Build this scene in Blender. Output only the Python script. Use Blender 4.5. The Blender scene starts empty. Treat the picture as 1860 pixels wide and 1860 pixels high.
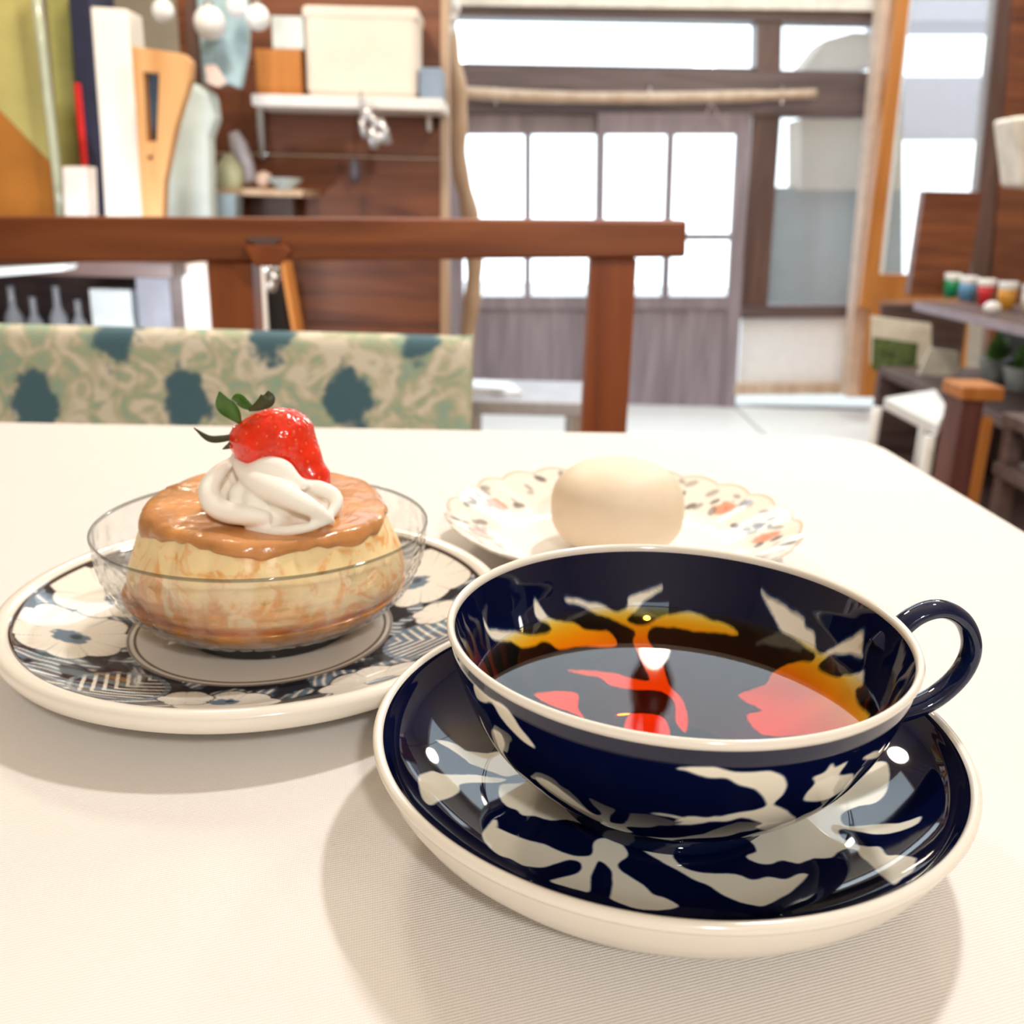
import bpy, bmesh, math, random
import numpy as np
from mathutils import Vector, Matrix, noise

random.seed(7)
R = math.radians
C = bpy.context.scene.collection
sc = bpy.context.scene

# ------------------------------------------------------------------ camera, world, lights, exposure
H = .152                                     # camera height above the table top (z = 0 is the cloth)
FPX, PITCH, ROLL = 1750., R(17.6), R(1.5)    # focal length in pixels of a 1860 px frame
cp, sp, cr, sr = math.cos(PITCH), math.sin(PITCH), math.cos(ROLL), math.sin(ROLL)
RIGHT = Vector((cr, sr*sp, sr*cp)); UP = Vector((-sr, cr*sp, cr*cp)); FWD = Vector((0, cp, -sp))
cam_data = bpy.data.cameras.new('camera'); cam = bpy.data.objects.new('camera', cam_data); C.objects.link(cam)
M3 = Matrix((RIGHT, UP, -FWD)).transposed()
cam.matrix_world = Matrix.Translation((0, 0, H)) @ M3.to_4x4()
cam_data.sensor_width = 36; cam_data.lens = FPX/1860*36; cam_data.clip_start = .01
cam_data.dof.use_dof = True; cam_data.dof.focus_distance = .240; cam_data.dof.aperture_fstop = 17.0
sc.camera = cam
sc.view_settings.view_transform = 'Standard'; sc.view_settings.look = 'None'
sc.view_settings.gamma = 1; sc.view_settings.use_curve_mapping = False
sc.view_settings.exposure = 0.24
sc.cycles.use_denoising = True
sc.cycles.max_bounces = 8; sc.cycles.transparent_max_bounces = 24
sc.cycles.caustics_reflective = False; sc.cycles.caustics_refractive = False
sc.cycles.sample_clamp_indirect = 6
w = bpy.data.worlds.new('overcast_sky'); sc.world = w; w.use_nodes = True
w.node_tree.nodes['Background'].inputs[0].default_value = (.80, .92, 1, 1)
w.node_tree.nodes['Background'].inputs[1].default_value = 3.4

def lamp(name, kind, loc, energy, col, size, rot=None, sy=None):
    d = bpy.data.lights.new(name, kind); d.energy = energy; d.color = col
    if kind == 'AREA':
        d.size = size
        if sy: d.shape = 'RECTANGLE'; d.size_y = sy
    else: d.shadow_soft_size = size
    o = bpy.data.objects.new(name, d); C.objects.link(o); o.location = loc
    if rot: o.rotation_euler = rot
    return o
lamp('ceiling_lamp_back', 'POINT', (.34, .70, .95), 23, (1, .955, .92), .035)
lamp('ceiling_lamp_front', 'POINT', (.20, -.60, .64), 15.5, (1, .96, .915), .035)
lamp('room_lamp_left', 'POINT', (-.5, 1.6, 1.1), 26, (1, .86, .68), .10)
lamp('low_left_fill', 'POINT', (-.72, 1.62, -.05), 7, (.92, .96, 1), .05)  # unseen fill light added to brighten the things below the railing
lamp('room_lamp_right', 'POINT', (1.15, 2.6, 1.1), 26, (1, .88, .72), .10)

# ------------------------------------------------------------------ coordinate helpers: where a sight line meets a real plane
def ray(px, py):
    return RIGHT*((px-930)/FPX) + UP*(-(py-930)/FPX) + FWD
def at(px, py, Y):
    d = ray(px, py); t = Y/d.y; return Vector((0, 0, H)) + d*t
def atz(px, py, z):
    d = ray(px, py); t = (z-H)/d.z; return Vector((0, 0, H)) + d*t
FLOOR = -.74

# ------------------------------------------------------------------ object helpers
def tag(o, label=None, cat=None, group=None, kind=None):
    if label: o['label'] = label
    if cat: o['category'] = cat
    if group: o['group'] = group
    if kind: o['kind'] = kind
    return o
def thing(name, loc, label, cat, group=None):
    o = bpy.data.objects.new(name, None); C.objects.link(o); o.location = loc; o.empty_display_size = .02
    return tag(o, label, cat, group)
def obj(name, verts, faces, mats, parent=None, smooth=False, matidx=None, auto=None):
    """verts are world coordinates; a parented part is stored relative to its parent"""
    me = bpy.data.meshes.new(name)
    off = Vector((0, 0, 0)); q = parent
    while q is not None: off += q.location; q = q.parent
    if parent is None and verts is not None and len(verts):
        a = np.array([tuple(v) for v in verts]); c = a.mean(0); c[2] = a[:, 2].min(); loc = Vector(c)
    else: loc = Vector((0, 0, 0))
    sh = off + loc
    me.from_pydata([(v[0]-sh[0], v[1]-sh[1], v[2]-sh[2]) for v in verts], [], faces)
    for m in (mats if isinstance(mats, (list, tuple)) else [mats]): me.materials.append(m)
    if smooth: me.polygons.foreach_set('use_smooth', [True]*len(me.polygons))
    if matidx is not None: me.polygons.foreach_set('material_index', matidx)
    me.update()
    o = bpy.data.objects.new(name, me); C.objects.link(o); o.location = loc
    if parent is not None: o.parent = parent
    return o
def fix_normals(o):
    bm = bmesh.new(); bm.from_mesh(o.data); bmesh.ops.recalc_face_normals(bm, faces=bm.faces); bm.to_mesh(o.data); bm.free(); return o
def bevel(o, wd, seg=2):
    m = o.modifiers.new('bevel', 'BEVEL'); m.width = wd; m.segments = seg; m.limit_method = 'ANGLE'; m.angle_limit = R(40); return o
class MB:
    def __init__(s): s.v = []; s.f = []
    def add(s, v, f):
        n = len(s.v); s.v += [Vector(p) for p in v]; s.f += [tuple(i+n for i in q) for q in f]; return s
    def box(s, c, d, rot=None):
        P = []
        for z in (-1, 1):
            for y in (-1, 1):
                for x in (-1, 1):
                    p = Vector((x*d[0]/2, y*d[1]/2, z*d[2]/2))
                    if rot: p = rot @ p
                    P.append(Vector(c)+p)
        return s.add(P, [(0, 2, 3, 1), (4, 5, 7, 6), (0, 1, 5, 4), (2, 6, 7, 3), (0, 4, 6, 2), (1, 3, 7, 5)])
    def slab(s, pts, thick):
        """pts: world polygon; extruded by vector thick"""
        n = len(pts); t = Vector(thick)
        return s.add(list(pts)+[p+t for p in pts], [tuple(range(n)), tuple(range(2*n-1, n-1, -1))]+[(i, i+n, (i+1) % n+n, (i+1) % n) for i in range(n)])
    def tube(s, path, rad, n=12, cap=True, flat=None):
        path = [Vector(p) for p in path]; m = len(path)
        rads = rad if isinstance(rad, (list, tuple)) else [rad]*m
        V = []; up = Vector((0, 0, 1)); prev = None
        for i, p in enumerate(path):
            t = (path[min(i+1, m-1)]-path[max(i-1, 0)]).normalized()
            if prev is None: a = t.orthogonal().normalized() if flat is None else (Vector(flat)-t*t.dot(Vector(flat))).normalized()
            else: a = (prev-t*t.dot(prev)).normalized()
            prev = a; b = t.cross(a)
            r = rads[i]; ra, rb = r if isinstance(r, tuple) else (r, r)
            for k in range(n):
                th = 2*math.pi*k/n; V.append(p+a*ra*math.cos(th)+b*rb*math.sin(th))
        F = [(i*n+k, i*n+(k+1) % n, (i+1)*n+(k+1) % n, (i+1)*n+k) for i in range(m-1) for k in range(n)]
        if cap: F += [tuple(range(n-1, -1, -1)), tuple((m-1)*n+k for k in range(n))]
        return s.add(V, F)
    def sphere(s, c, r, nu=16, nv=10, sc=(1, 1, 1)):
        V = [Vector((0, 0, -1))]
        for j in range(1, nv):
            ph = -math.pi/2+math.pi*j/nv
            for i in range(nu):
                th = 2*math.pi*i/nu; V.append(Vector((math.cos(ph)*math.cos(th), math.cos(ph)*math.sin(th), math.sin(ph))))
        V.append(Vector((0, 0, 1))); last = len(V)-1
        F = [(0, 1+(i+1) % nu, 1+i) for i in range(nu)]
        for j in range(nv-2):
            for i in range(nu):
                a = 1+j*nu+i; b = 1+j*nu+(i+1) % nu; F.append((a, b, b+nu, a+nu))
        F += [(last, last-nu+i, last-nu+(i+1) % nu) for i in range(nu)]
        return s.add([Vector(c)+Vector((v.x*r*sc[0], v.y*r*sc[1], v.z*r*sc[2])) for v in V], F)
    def lathe(s, prof, c, n=64, cap0=False, cap1=False):
        m = len(prof); V = []
        for (r, z) in prof:
            for k in range(n):
                th = 2*math.pi*k/n; V.append(Vector((c[0]+r*math.cos(th), c[1]+r*math.sin(th), (c[2] if len(c) > 2 else 0)+z)))
        F = [(i*n+k, i*n+(k+1) % n, (i+1)*n+(k+1) % n, (i+1)*n+k) for i in range(m-1) for k in range(n)]
        if cap0: F.append(tuple(range(n-1, -1, -1)))
        if cap1: F.append(tuple((m-1)*n+k for k in range(n)))
        return s.add(V, F)
    def build(s, name, mat, parent=None, smooth=False):
        return fix_normals(obj(name, s.v, s.f, mat, parent, smooth))
def pp(pts, Y): return [at(x, y, Y) for x, y in pts]
def board(name, pts, Y, th, mat, parent=None, bev=.002):
    o = MB().slab(pp(pts, Y), (0, th, 0)).build(name, mat, parent)
    if bev: bevel(o, bev)
    return o
def rect(x0, y0, x1, y1): return [(x0, y0), (x1, y0), (x1, y1), (x0, y1)]
def smooth_path(pts, k=6):
    """Catmull-Rom through tuples of any length"""
    P = [np.array(p, float) for p in pts]; P = [2*P[0]-P[1]]+P+[2*P[-1]-P[-2]]; out = []
    for i in range(1, len(P)-2):
        for j in range(k):
            t = j/k; a, b, c, d = P[i-1], P[i], P[i+1], P[i+2]
            out.append(.5*(2*b+(c-a)*t+(2*a-5*b+4*c-d)*t*t+(3*b-a-3*c+d)*t**3))
    out.append(P[-2]); return [tuple(o) for o in out]

# ------------------------------------------------------------------ materials (all procedural)
def nodes(name):
    m = bpy.data.materials.new(name); m.use_nodes = True; nt = m.node_tree; return m, nt, nt.nodes['Principled BSDF']
def N(nt, t, **kw):
    n = nt.nodes.new(t)
    for k, v in kw.items():
        if hasattr(n, k): setattr(n, k, v)
        else: n.inputs[k.replace('_', ' ')].default_value = v
    return n
def c4(c): return (c[0], c[1], c[2], 1)
def hexc(h):
    h = h.lstrip('#'); v = [int(h[i:i+2], 16)/255 for i in (0, 2, 4)]
    return tuple(x/12.92 if x <= .04045 else ((x+.055)/1.055)**2.4 for x in v)
def plain(name, col, rough=.5, spec=.5, var=.12, scale=20, bump=0, metal=0, bscale=None, coat=0, sss=0):
    m, nt, b = nodes(name)
    tc = N(nt, 'ShaderNodeTexCoord'); nz = N(nt, 'ShaderNodeTexNoise', Scale=scale, Detail=4.)
    nt.links.new(tc.outputs['Object'], nz.inputs['Vector'])
    mr = N(nt, 'ShaderNodeMapRange'); mr.inputs[1].default_value = .3; mr.inputs[2].default_value = .7; mr.inputs[3].default_value = 1-var; mr.inputs[4].default_value = 1+var
    nt.links.new(nz.outputs[0], mr.inputs[0])
    mx = N(nt, 'ShaderNodeVectorMath', operation='SCALE'); mx.inputs[0].default_value = col[:3]
    nt.links.new(mr.outputs[0], mx.inputs['Scale']); nt.links.new(mx.outputs[0], b.inputs['Base Color'])
    b.inputs['Roughness'].default_value = rough; b.inputs['Specular IOR Level'].default_value = spec; b.inputs['Metallic'].default_value = metal
    b.inputs['Coat Weight'].default_value = coat; b.inputs['Coat Roughness'].default_value = .08
    if sss: b.inputs['Subsurface Weight'].default_value = sss; b.inputs['Subsurface Radius'].default_value = (1, .6, .4); b.inputs['Subsurface Scale'].default_value = .004
    if bump:
        n2 = N(nt, 'ShaderNodeTexNoise', Scale=bscale or scale*4, Detail=3.); nt.links.new(tc.outputs['Object'], n2.inputs['Vector'])
        bp = N(nt, 'ShaderNodeBump', Strength=.6, Distance=bump); nt.links.new(n2.outputs[0], bp.inputs['Height']); nt.links.new(bp.outputs[0], b.inputs['Normal'])
    return m
def wood(name, c1, c2, axis=0, scale=6, rough=.45, dist=.0006):
    m, nt, b = nodes(name)
    tc = N(nt, 'ShaderNodeTexCoord'); mp = N(nt, 'ShaderNodeMapping')
    s = [9., 9., 9.]; s[axis] = .8; mp.inputs['Scale'].default_value = [v*scale/6 for v in s]
    nt.links.new(tc.outputs['Object'], mp.inputs['Vector'])
    nz = N(nt, 'ShaderNodeTexNoise', Scale=2.2, Detail=6., Distortion=1.2); nt.links.new(mp.outputs[0], nz.inputs['Vector'])
    rp = N(nt, 'ShaderNodeValToRGB'); rp.color_ramp.elements[0].position = .3; rp.color_ramp.elements[1].position = .72
    rp.color_ramp.elements[0].color = c4(c1); rp.color_ramp.elements[1].color = c4(c2)
    nt.links.new(nz.outputs[0], rp.inputs[0]); nt.links.new(rp.outputs[0], b.inputs['Base Color'])
    bp = N(nt, 'ShaderNodeBump', Strength=.5, Distance=dist); nt.links.new(nz.outputs[0], bp.inputs['Height']); nt.links.new(bp.outputs[0], b.inputs['Normal'])
    b.inputs['Roughness'].default_value = rough
    return m
def schlick(nt, f0, normal=None):
    """reflectance of a thin sheet from the angle of view alone, the same from either side"""
    lw = N(nt, 'ShaderNodeLayerWeight'); lw.inputs['Blend'].default_value = .5
    if normal is not None: nt.links.new(normal, lw.inputs['Normal'])
    pw = N(nt, 'ShaderNodeMath', operation='POWER'); pw.inputs[1].default_value = 5; nt.links.new(lw.outputs['Facing'], pw.inputs[0])
    ma = N(nt, 'ShaderNodeMath', operation='MULTIPLY_ADD'); ma.inputs[1].default_value = 1-f0; ma.inputs[2].default_value = f0; nt.links.new(pw.outputs[0], ma.inputs[0])
    return ma.outputs[0], lw
def thin_glass(name, tint=(1, 1, 1), ior=1.45, rough=0., bump=0, bscale=60, white_haze=0., refr=0.):
    """clear pane: Fresnel mix of a mirror coat and straight transmission"""
    m = bpy.data.materials.new(name); m.use_nodes = True; nt = m.node_tree; nt.nodes.remove(nt.nodes['Principled BSDF'])
    out = nt.nodes['Material Output']; fro, lw = schlick(nt, ((ior-1)/(ior+1))**2)
    g = N(nt, 'ShaderNodeBsdfGlossy'); g.inputs['Roughness'].default_value = rough
    t = N(nt, 'ShaderNodeBsdfTransparent'); t.inputs[0].default_value = c4(tint)
    base = t
    if refr or bump:
        tc = N(nt, 'ShaderNodeTexCoord'); vo = N(nt, 'ShaderNodeTexVoronoi', Scale=bscale, feature='SMOOTH_F1'); nt.links.new(tc.outputs['Object'], vo.inputs['Vector'])
        bp = N(nt, 'ShaderNodeBump', Strength=1., Distance=bump); nt.links.new(vo.outputs[0], bp.inputs['Height'])
        nt.links.new(bp.outputs[0], g.inputs['Normal']); nt.links.new(bp.outputs[0], lw.inputs['Normal'])
    if refr:
        rf = N(nt, 'ShaderNodeBsdfRefraction', IOR=1.45); rf.inputs['Roughness'].default_value = .0; nt.links.new(bp.outputs[0], rf.inputs['Normal'])
        mx = N(nt, 'ShaderNodeMixShader'); mx.inputs[0].default_value = refr; nt.links.new(t.outputs[0], mx.inputs[1]); nt.links.new(rf.outputs[0], mx.inputs[2]); base = mx
    if white_haze:
        df = N(nt, 'ShaderNodeBsdfDiffuse'); df.inputs[0].default_value = (.8, .82, .85, 1)
        mx = N(nt, 'ShaderNodeMixShader'); mx.inputs[0].default_value = white_haze
        if bump:
            md = N(nt, 'ShaderNodeMapRange'); md.inputs[1].default_value = .15; md.inputs[2].default_value = .6; md.inputs[3].default_value = white_haze*.2; md.inputs[4].default_value = white_haze*2.6; nt.links.new(vo.outputs[0], md.inputs[0]); nt.links.new(md.outputs[0], mx.inputs[0])  # uneven whitish diffuse paints the light caught by the pressed relief
        nt.links.new(base.outputs[0], mx.inputs[1]); nt.links.new(df.outputs[0], mx.inputs[2]); base = mx
    mix = N(nt, 'ShaderNodeMixShader'); nt.links.new(fro, mix.inputs[0]); nt.links.new(base.outputs[0], mix.inputs[1]); nt.links.new(g.outputs[0], mix.inputs[2])
    nt.links.new(mix.outputs[0], out.inputs['Surface'])
    return m
def emit(name, col, s):
    m = bpy.data.materials.new(name); m.use_nodes = True; nt = m.node_tree; nt.nodes.remove(nt.nodes['Principled BSDF'])
    e = N(nt, 'ShaderNodeEmission'); e.inputs[0].default_value = c4(col); e.inputs[1].default_value = s; nt.links.new(e.outputs[0], nt.nodes['Material Output'].inputs[0]); return m
def motif_mat(name, ground, fig, edge, soft=.25):
    """glazed porcelain: 'motif' holds the signed distance in mm to the painted shapes"""
    m, nt, b = nodes(name)
    at_ = N(nt, 'ShaderNodeAttribute', attribute_name='motif')
    tc = N(nt, 'ShaderNodeTexCoord'); nz = N(nt, 'ShaderNodeTexNoise', Scale=140., Detail=3.); nt.links.new(tc.outputs['Object'], nz.inputs['Vector'])
    ad = N(nt, 'ShaderNodeMath', operation='MULTIPLY_ADD'); ad.inputs[1].default_value = 1.0; nt.links.new(nz.outputs[0], ad.inputs[0])
    sb = N(nt, 'ShaderNodeMath', operation='SUBTRACT'); sb.inputs[1].default_value = .5; nt.links.new(at_.outputs['Fac'], sb.inputs[0]); nt.links.new(sb.outputs[0], ad.inputs[2])
    rp = N(nt, 'ShaderNodeValToRGB'); e = rp.color_ramp.elements
    mr = N(nt, 'ShaderNodeMapRange'); mr.inputs[1].default_value = -2; mr.inputs[2].default_value = 2; nt.links.new(ad.outputs[0], mr.inputs[0]); nt.links.new(mr.outputs[0], rp.inputs[0])
    e[0].position = .5-.25*soft-.02; e[0].color = c4(fig); e[1].position = .5+.25*soft; e[1].color = c4(edge)
    k = rp.color_ramp.elements.new(.62); k.color = c4(ground)
    nt.links.new(rp.outputs[0], b.inputs['Base Color']); b.inputs['Roughness'].default_value = .035; b.inputs['Specular IOR Level'].default_value = .5
    return m

CREAM = plain('cream_glaze', hexc('#efe8dc'), rough=.12, spec=.5, var=.02)
NAVY = plain('navy_glaze', hexc('#0c1638'), rough=.04, spec=.6, var=.2, scale=60)
NAVY_MOTIF = motif_mat('navy_glaze_with_white_figures', hexc('#070d31'), hexc('#faf3e0'), hexc('#1d3358'))
W_RED = wood('reddish_brown_wood', hexc('#5e3222'), hexc('#8e5434'), 0)
W_RAIL = wood('chestnut_rail_wood', hexc('#6f3519'), hexc('#9a572d'), 0, rough=.4)
W_POST = wood('chestnut_post_wood', hexc('#7a3818'), hexc('#a3582a'), 2, rough=.4)
W_DARK = wood('dark_brown_wood', hexc('#50403f'), hexc('#745f5c'), 0)
W_DARKV = wood('dark_brown_upright_wood', hexc('#4e3934'), hexc('#73564e'), 2)
W_DOOR = wood('glare_greyed_door_wood', hexc('#857880'), hexc('#a89ba2'), 2)  # wood colour lightened and greyed to carry the glare from the windows
W_OAK = wood('orange_oak_wood', hexc('#b06a2c'), hexc('#cf8a45'), 2)
W_PALE = wood('pale_peeled_wood', hexc('#b99a7e'), hexc('#dbc4ac'), 2)
W_MAUVE = wood('mauve_brown_wood', hexc('#5a3230'), hexc('#7a4c46'), 2)
PLASTER = plain('beige_plaster', hexc('#c9bda9'), rough=.9, var=.04, bump=.0004)
PANE = thin_glass('window_glass')
PANE_F = thin_glass('hazy_window_glass', white_haze=.18)
WHITE = plain('white_paint', hexc('#f5f6f8'), rough=.5, var=.03)
METAL = plain('brushed_metal', (.7, .72, .76), rough=.25, metal=1, var=.05)
BLACK = plain('black_void_paint', (.015, .012, .012), rough=.6)

# ================================================================== THE SETTING
YB = 4.6
def struct(o): o['kind'] = 'structure'; return o
def slab_rect(name, x0, x1, y0, y1, z0, z1, mat):
    return struct(MB().box(((x0+x1)/2, (y0+y1)/2, (z0+z1)/2), (x1-x0, y1-y0, z1-z0)).build(name, mat))
FLOOR_M = wood('worn_floor_boards', hexc('#8d7a68'), hexc('#b3a08c'), 1, rough=.4)
XL, XR, YF, CEIL = -2.6, 2.9, -1.6, 1.75
fl = bpy.data.objects.new('floor', None); C.objects.link(fl); struct(fl)
MB().box(((XL+XR)/2, (YF+YB)/2, FLOOR-.04), (XR-XL+.2, YB-YF+.3, .05)).build('floor_base', W_DARK, fl)
nb = 30; wd_ = (XR-XL)/nb
for i in range(nb):
    bevel(MB().box((XL+wd_*(i+.5), (YF+YB-1.0)/2, FLOOR-.009), (wd_-.004, YB-1.0-YF, .018)).build('floor_board', FLOOR_M, fl), .002, 1)
STONE = plain('pale_entrance_stone', hexc('#f6f6f4'), rough=.5, var=.02, bump=.0008)
for i in range(9):
    bevel(MB().box((XL+.61*(i+.5), YB-.42, FLOOR-.009), (.60, .80, .018)).build('entrance_slab', STONE, fl), .004, 1)
struct(slab_rect('wall_left', XL-.1, XL, YF, YB+.1, FLOOR, CEIL, PLASTER))
struct(slab_rect('wall_right', XR, XR+.1, YF, YB+.1, FLOOR, CEIL, PLASTER))
# rear wall behind the diner, with an unseen daylight opening added for fill
wf = bpy.data.objects.new('wall_front', None); C.objects.link(wf); struct(wf)
MB().box((XL+1.25, YF-.05, (FLOOR+CEIL)/2), (2.5, .1, CEIL-FLOOR)).build('wall_panel', PLASTER, wf)
MB().box((XR-1.1, YF-.05, (FLOOR+CEIL)/2), (2.2, .1, CEIL-FLOOR)).build('wall_panel', PLASTER, wf)
MB().box((.30, YF-.05, FLOOR+.85), (.8, .1, 1.7)).build('wall_panel', PLASTER, wf)
MB().box((.30, YF-.05, CEIL-.2), (.8, .1, .4)).build('wall_panel', PLASTER, wf)
# ceiling with an unseen skylight added to brighten the tea's reflection
ce = bpy.data.objects.new('ceiling', None); C.objects.link(ce); struct(ce)
SKX0, SKX1, SKY0, SKY1 = -.7, 2.0, 2.75, 4.35
for (x0, x1, y0, y1) in ((XL-.1, XR+.1, YF-.1, SKY0), (XL-.1, XR+.1, SKY1, YB+.2), (XL-.1, SKX0, SKY0, SKY1), (SKX1, XR+.1, SKY0, SKY1)):
    MB().box(((x0+x1)/2, (y0+y1)/2, CEIL+.03), (x1-x0, y1-y0, .06)).build('ceiling_panel', PLASTER, ce)
wn = bpy.data.objects.new('added_skylight', None); C.objects.link(wn); struct(wn)
MB().box(((SKX0+SKX1)/2, (SKY0+SKY1)/2, CEIL+.03), (SKX1-SKX0, SKY1-SKY0, .006)).build('pane', PANE, wn)

# ---- back wall: posts, beams and plaster around the openings
wb = bpy.data.objects.new('wall_back', None); C.objects.link(wb); struct(wb)
def bw(name, pts, mat, y=YB, th=.10): return board(name, pts, y, th, mat, wb)
bw('plaster_panel', [(-1500, -400), (800, -400), (800, 800), (-1500, 800)], PLASTER)
bw('plaster_panel', [(800, -400), (2600, -400), (2600, -6), (800, -14)], PLASTER, th=.10)
bw('lintel_beam', [(780, 8), (1640, 20), (1640, 42), (780, 28)], W_DARK, YB-.03, .13)
bw('lintel_beam', [(780, 121), (1640, 134), (1640, 212), (780, 205)], W_DARK, YB-.03, .13)
bw('wall_post', [(1376, 30), (1421, 31), (1415, 205), (1372, 204)], W_DARKV, YB-.02, .12)
bw('wall_post', [(1368, 205), (1417, 205), (1392, 575), (1344, 575)], W_DARKV, YB-.02, .12)
bw('sill_beam', [(1338, 556), (1604, 556), (1604, 576), (1337, 578)], W_DARK, YB-.04, .14)
bw('plaster_panel', [(1348, 577), (1604, 575), (1604, 704), (1340, 704)], WHITE)
bw('sill_beam', [(1334, 699), (1604, 697), (1604, 716), (1334, 718)], W_PALE, YB-.05, .15)
bw('plaster_panel', [(1880, -6), (2600, -6), (2600, 730), (1810, 730)], PLASTER, YB+.35)
bw('plaster_panel', [(1604, 548), (1850, 548), (1830, 730), (1604, 730)], PLASTER, YB+.35)
struct(board('trim_1', [(780, -14), (1640, -4), (1640, 20), (780, 9)], YB-.06, .06, plain('cream_moulding', hexc('#efe3d2'), rough=.6)))

def window(name, pts, fr, mat, panemat, vert=(), horiz=(), y=YB+.02):
    """pts: outer quad of the sash; fr: frame width in px; vert/horiz: glazing bar positions as fractions"""
    w_ = bpy.data.objects.new(name, None); C.objects.link(w_); struct(w_)
    (x0, y0), (x1, y1), (x2, y2), (x3, y3) = pts
    L = lambda a, b, t: (a[0]+(b[0]-a[0])*t, a[1]+(b[1]-a[1])*t)
    W_ = x1-x0; H_ = y3-y0; fx = fr/W_; fy = fr/H_
    q = lambda u, v: L(L(pts[0], pts[1], u), L(pts[3], pts[2], u), v)
    f = lambda u0, v0, u1, v1: [q(u0, v0), q(u1, v0), q(u1, v1), q(u0, v1)]
    board('top_rail', f(0, 0, 1, fy), y, .035, mat, w_); board('bottom_rail', f(0, 1-fy, 1, 1), y, .035, mat, w_)
    board('stile', f(0, fy, fx, 1-fy), y, .035, mat, w_); board('stile', f(1-fx, fy, 1, 1-fy), y, .035, mat, w_)
    us = [fx]+list(vert)+[1-fx]; vs = [fy]+list(horiz)+[1-fy]; bx = 5.5/W_; by = 5/H_
    for u in vert: board('glazing_bar', f(u-bx, fy, u+bx, 1-fy), y, .03, mat, w_)
    for v in horiz: board('glazing_bar', f(fx, v-by, 1-fx, v+by), y, .03, mat, w_)
    for i in range(len(us)-1):
        for j in range(len(vs)-1):
            board('pane', f(us[i], vs[j], us[i+1], vs[j+1]), y+.015, .004, panemat, w_, bev=0)
    return w_
window('window_1', [(800, 22), (1382, 32), (1380, 131), (800, 121)], 8, W_DARK, PANE)
window('window_2', [(1414, 34), (1640, 38), (1640, 138), (1412, 134)], 7, W_DARK, PANE_F)
window('window_3', [(1414, 207), (1600, 209), (1590, 560), (1388, 560)], 5, W_DARKV, PANE_F)

# ---- double sliding doors with glazed upper halves and boarded lower halves
def door(name, xl, xr, xlb, xrb, panes, bars, y):
    d = bpy.data.objects.new(name, None); C.objects.link(d); struct(d)
    top, mid, bot = 206, 540, 845
    def X(side, yy):
        a, b = (xl, xlb) if side == 0 else (xr, xrb); return a+(b-a)*(yy-top)/(bot-top)
    def strip(nm, f0, f1, y0, y1, mat=W_DOOR, yy=y, th=.035, b=.002):
        xa = lambda yv: X(0, yv)+(X(1, yv)-X(0, yv))
        g = lambda f, yv: X(0, yv)+(X(1, yv)-X(0, yv))*f
        return board(nm, [(g(f0, y0), y0), (g(f1, y0), y0), (g(f1, y1), y1), (g(f0, y1), y1)], yy, th, mat, d, b)
    s0, s1 = panes[0][0], panes[-1][1]
    strip('stile', 0, s0, top, bot); strip('stile', s1, 1, top, bot)
    strip('top_rail', s0, s1, top, 244); strip('middle_rail', s0, s1, 538, 562); strip('bottom_rail', s0, s1, 815, bot)
    strip('glazing_bar', panes[0][1], panes[1][0], 244, 538); strip('glazing_bar', s0, s1, 424, 437, yy=y+.003, th=.028)
    for a, b_ in panes:
        for v0, v1 in ((244, 424), (437, 538)):
            strip('pane', a, b_, v0, v1, PANE, y+.016, .004, 0)
    n = 6
    for i in range(n):
        f0 = s0+(s1-s0)*i/n; f1 = s0+(s1-s0)*(i+1)/n
        strip('plank', f0, f1, 562, 815, W_DOOR, y+.010+.005*(i % 2), .014, .0025)
    return d
door('door_1', 806, 1096, 812, 1088, ((.115, .505), (.55, .955)), None, YB+.0)
door('door_2', 1086, 1366, 1076, 1330, ((.052, .455), (.505, .905)), None, YB-.045)

# ---- outside: street ground and the house across, lit by the overcast sky
struct(MB().box((1, 9, FLOOR-.12), (16, 8.4, .1)).build('ground', plain('pale_street_asphalt', hexc('#b9b9b6'), rough=.9)))
hs = thing('neighbouring_house', (2.6, 6.3, FLOOR), 'pale house across the street seen through the right-hand windows', 'building')
HB = plain('beige_render', hexc('#8f8478'), rough=.9, var=.06); HG = plain('grey_green_cladding', hexc('#56646a'), rough=.8, var=.25, scale=3)
HL = plain('pale_grey_eaves', hexc('#a3a3b2'), rough=.7, var=.08)
board('cladding', [(1395, 340), (1640, 340), (1640, 620), (1395, 620)], 6.3, .2, HG, hs)
board('upper_wall', [(1455, 215), (1640, 215), (1640, 345), (1455, 345)], 6.2, .3, HB, hs)
board('gable', [(1500, 72), (1550, 58), (1590, 60), (1590, 120), (1455, 130)], 6.25, .3, HB, hs)
board('eaves', [(1625, -40), (1900, -40), (1900, 38), (1625, 38)], 6.2, .5, HL, hs)
board('eaves', [(1615, 138), (1900, 138), (1900, 246), (1615, 246)], 6.2, .5, HL, hs)

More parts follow.
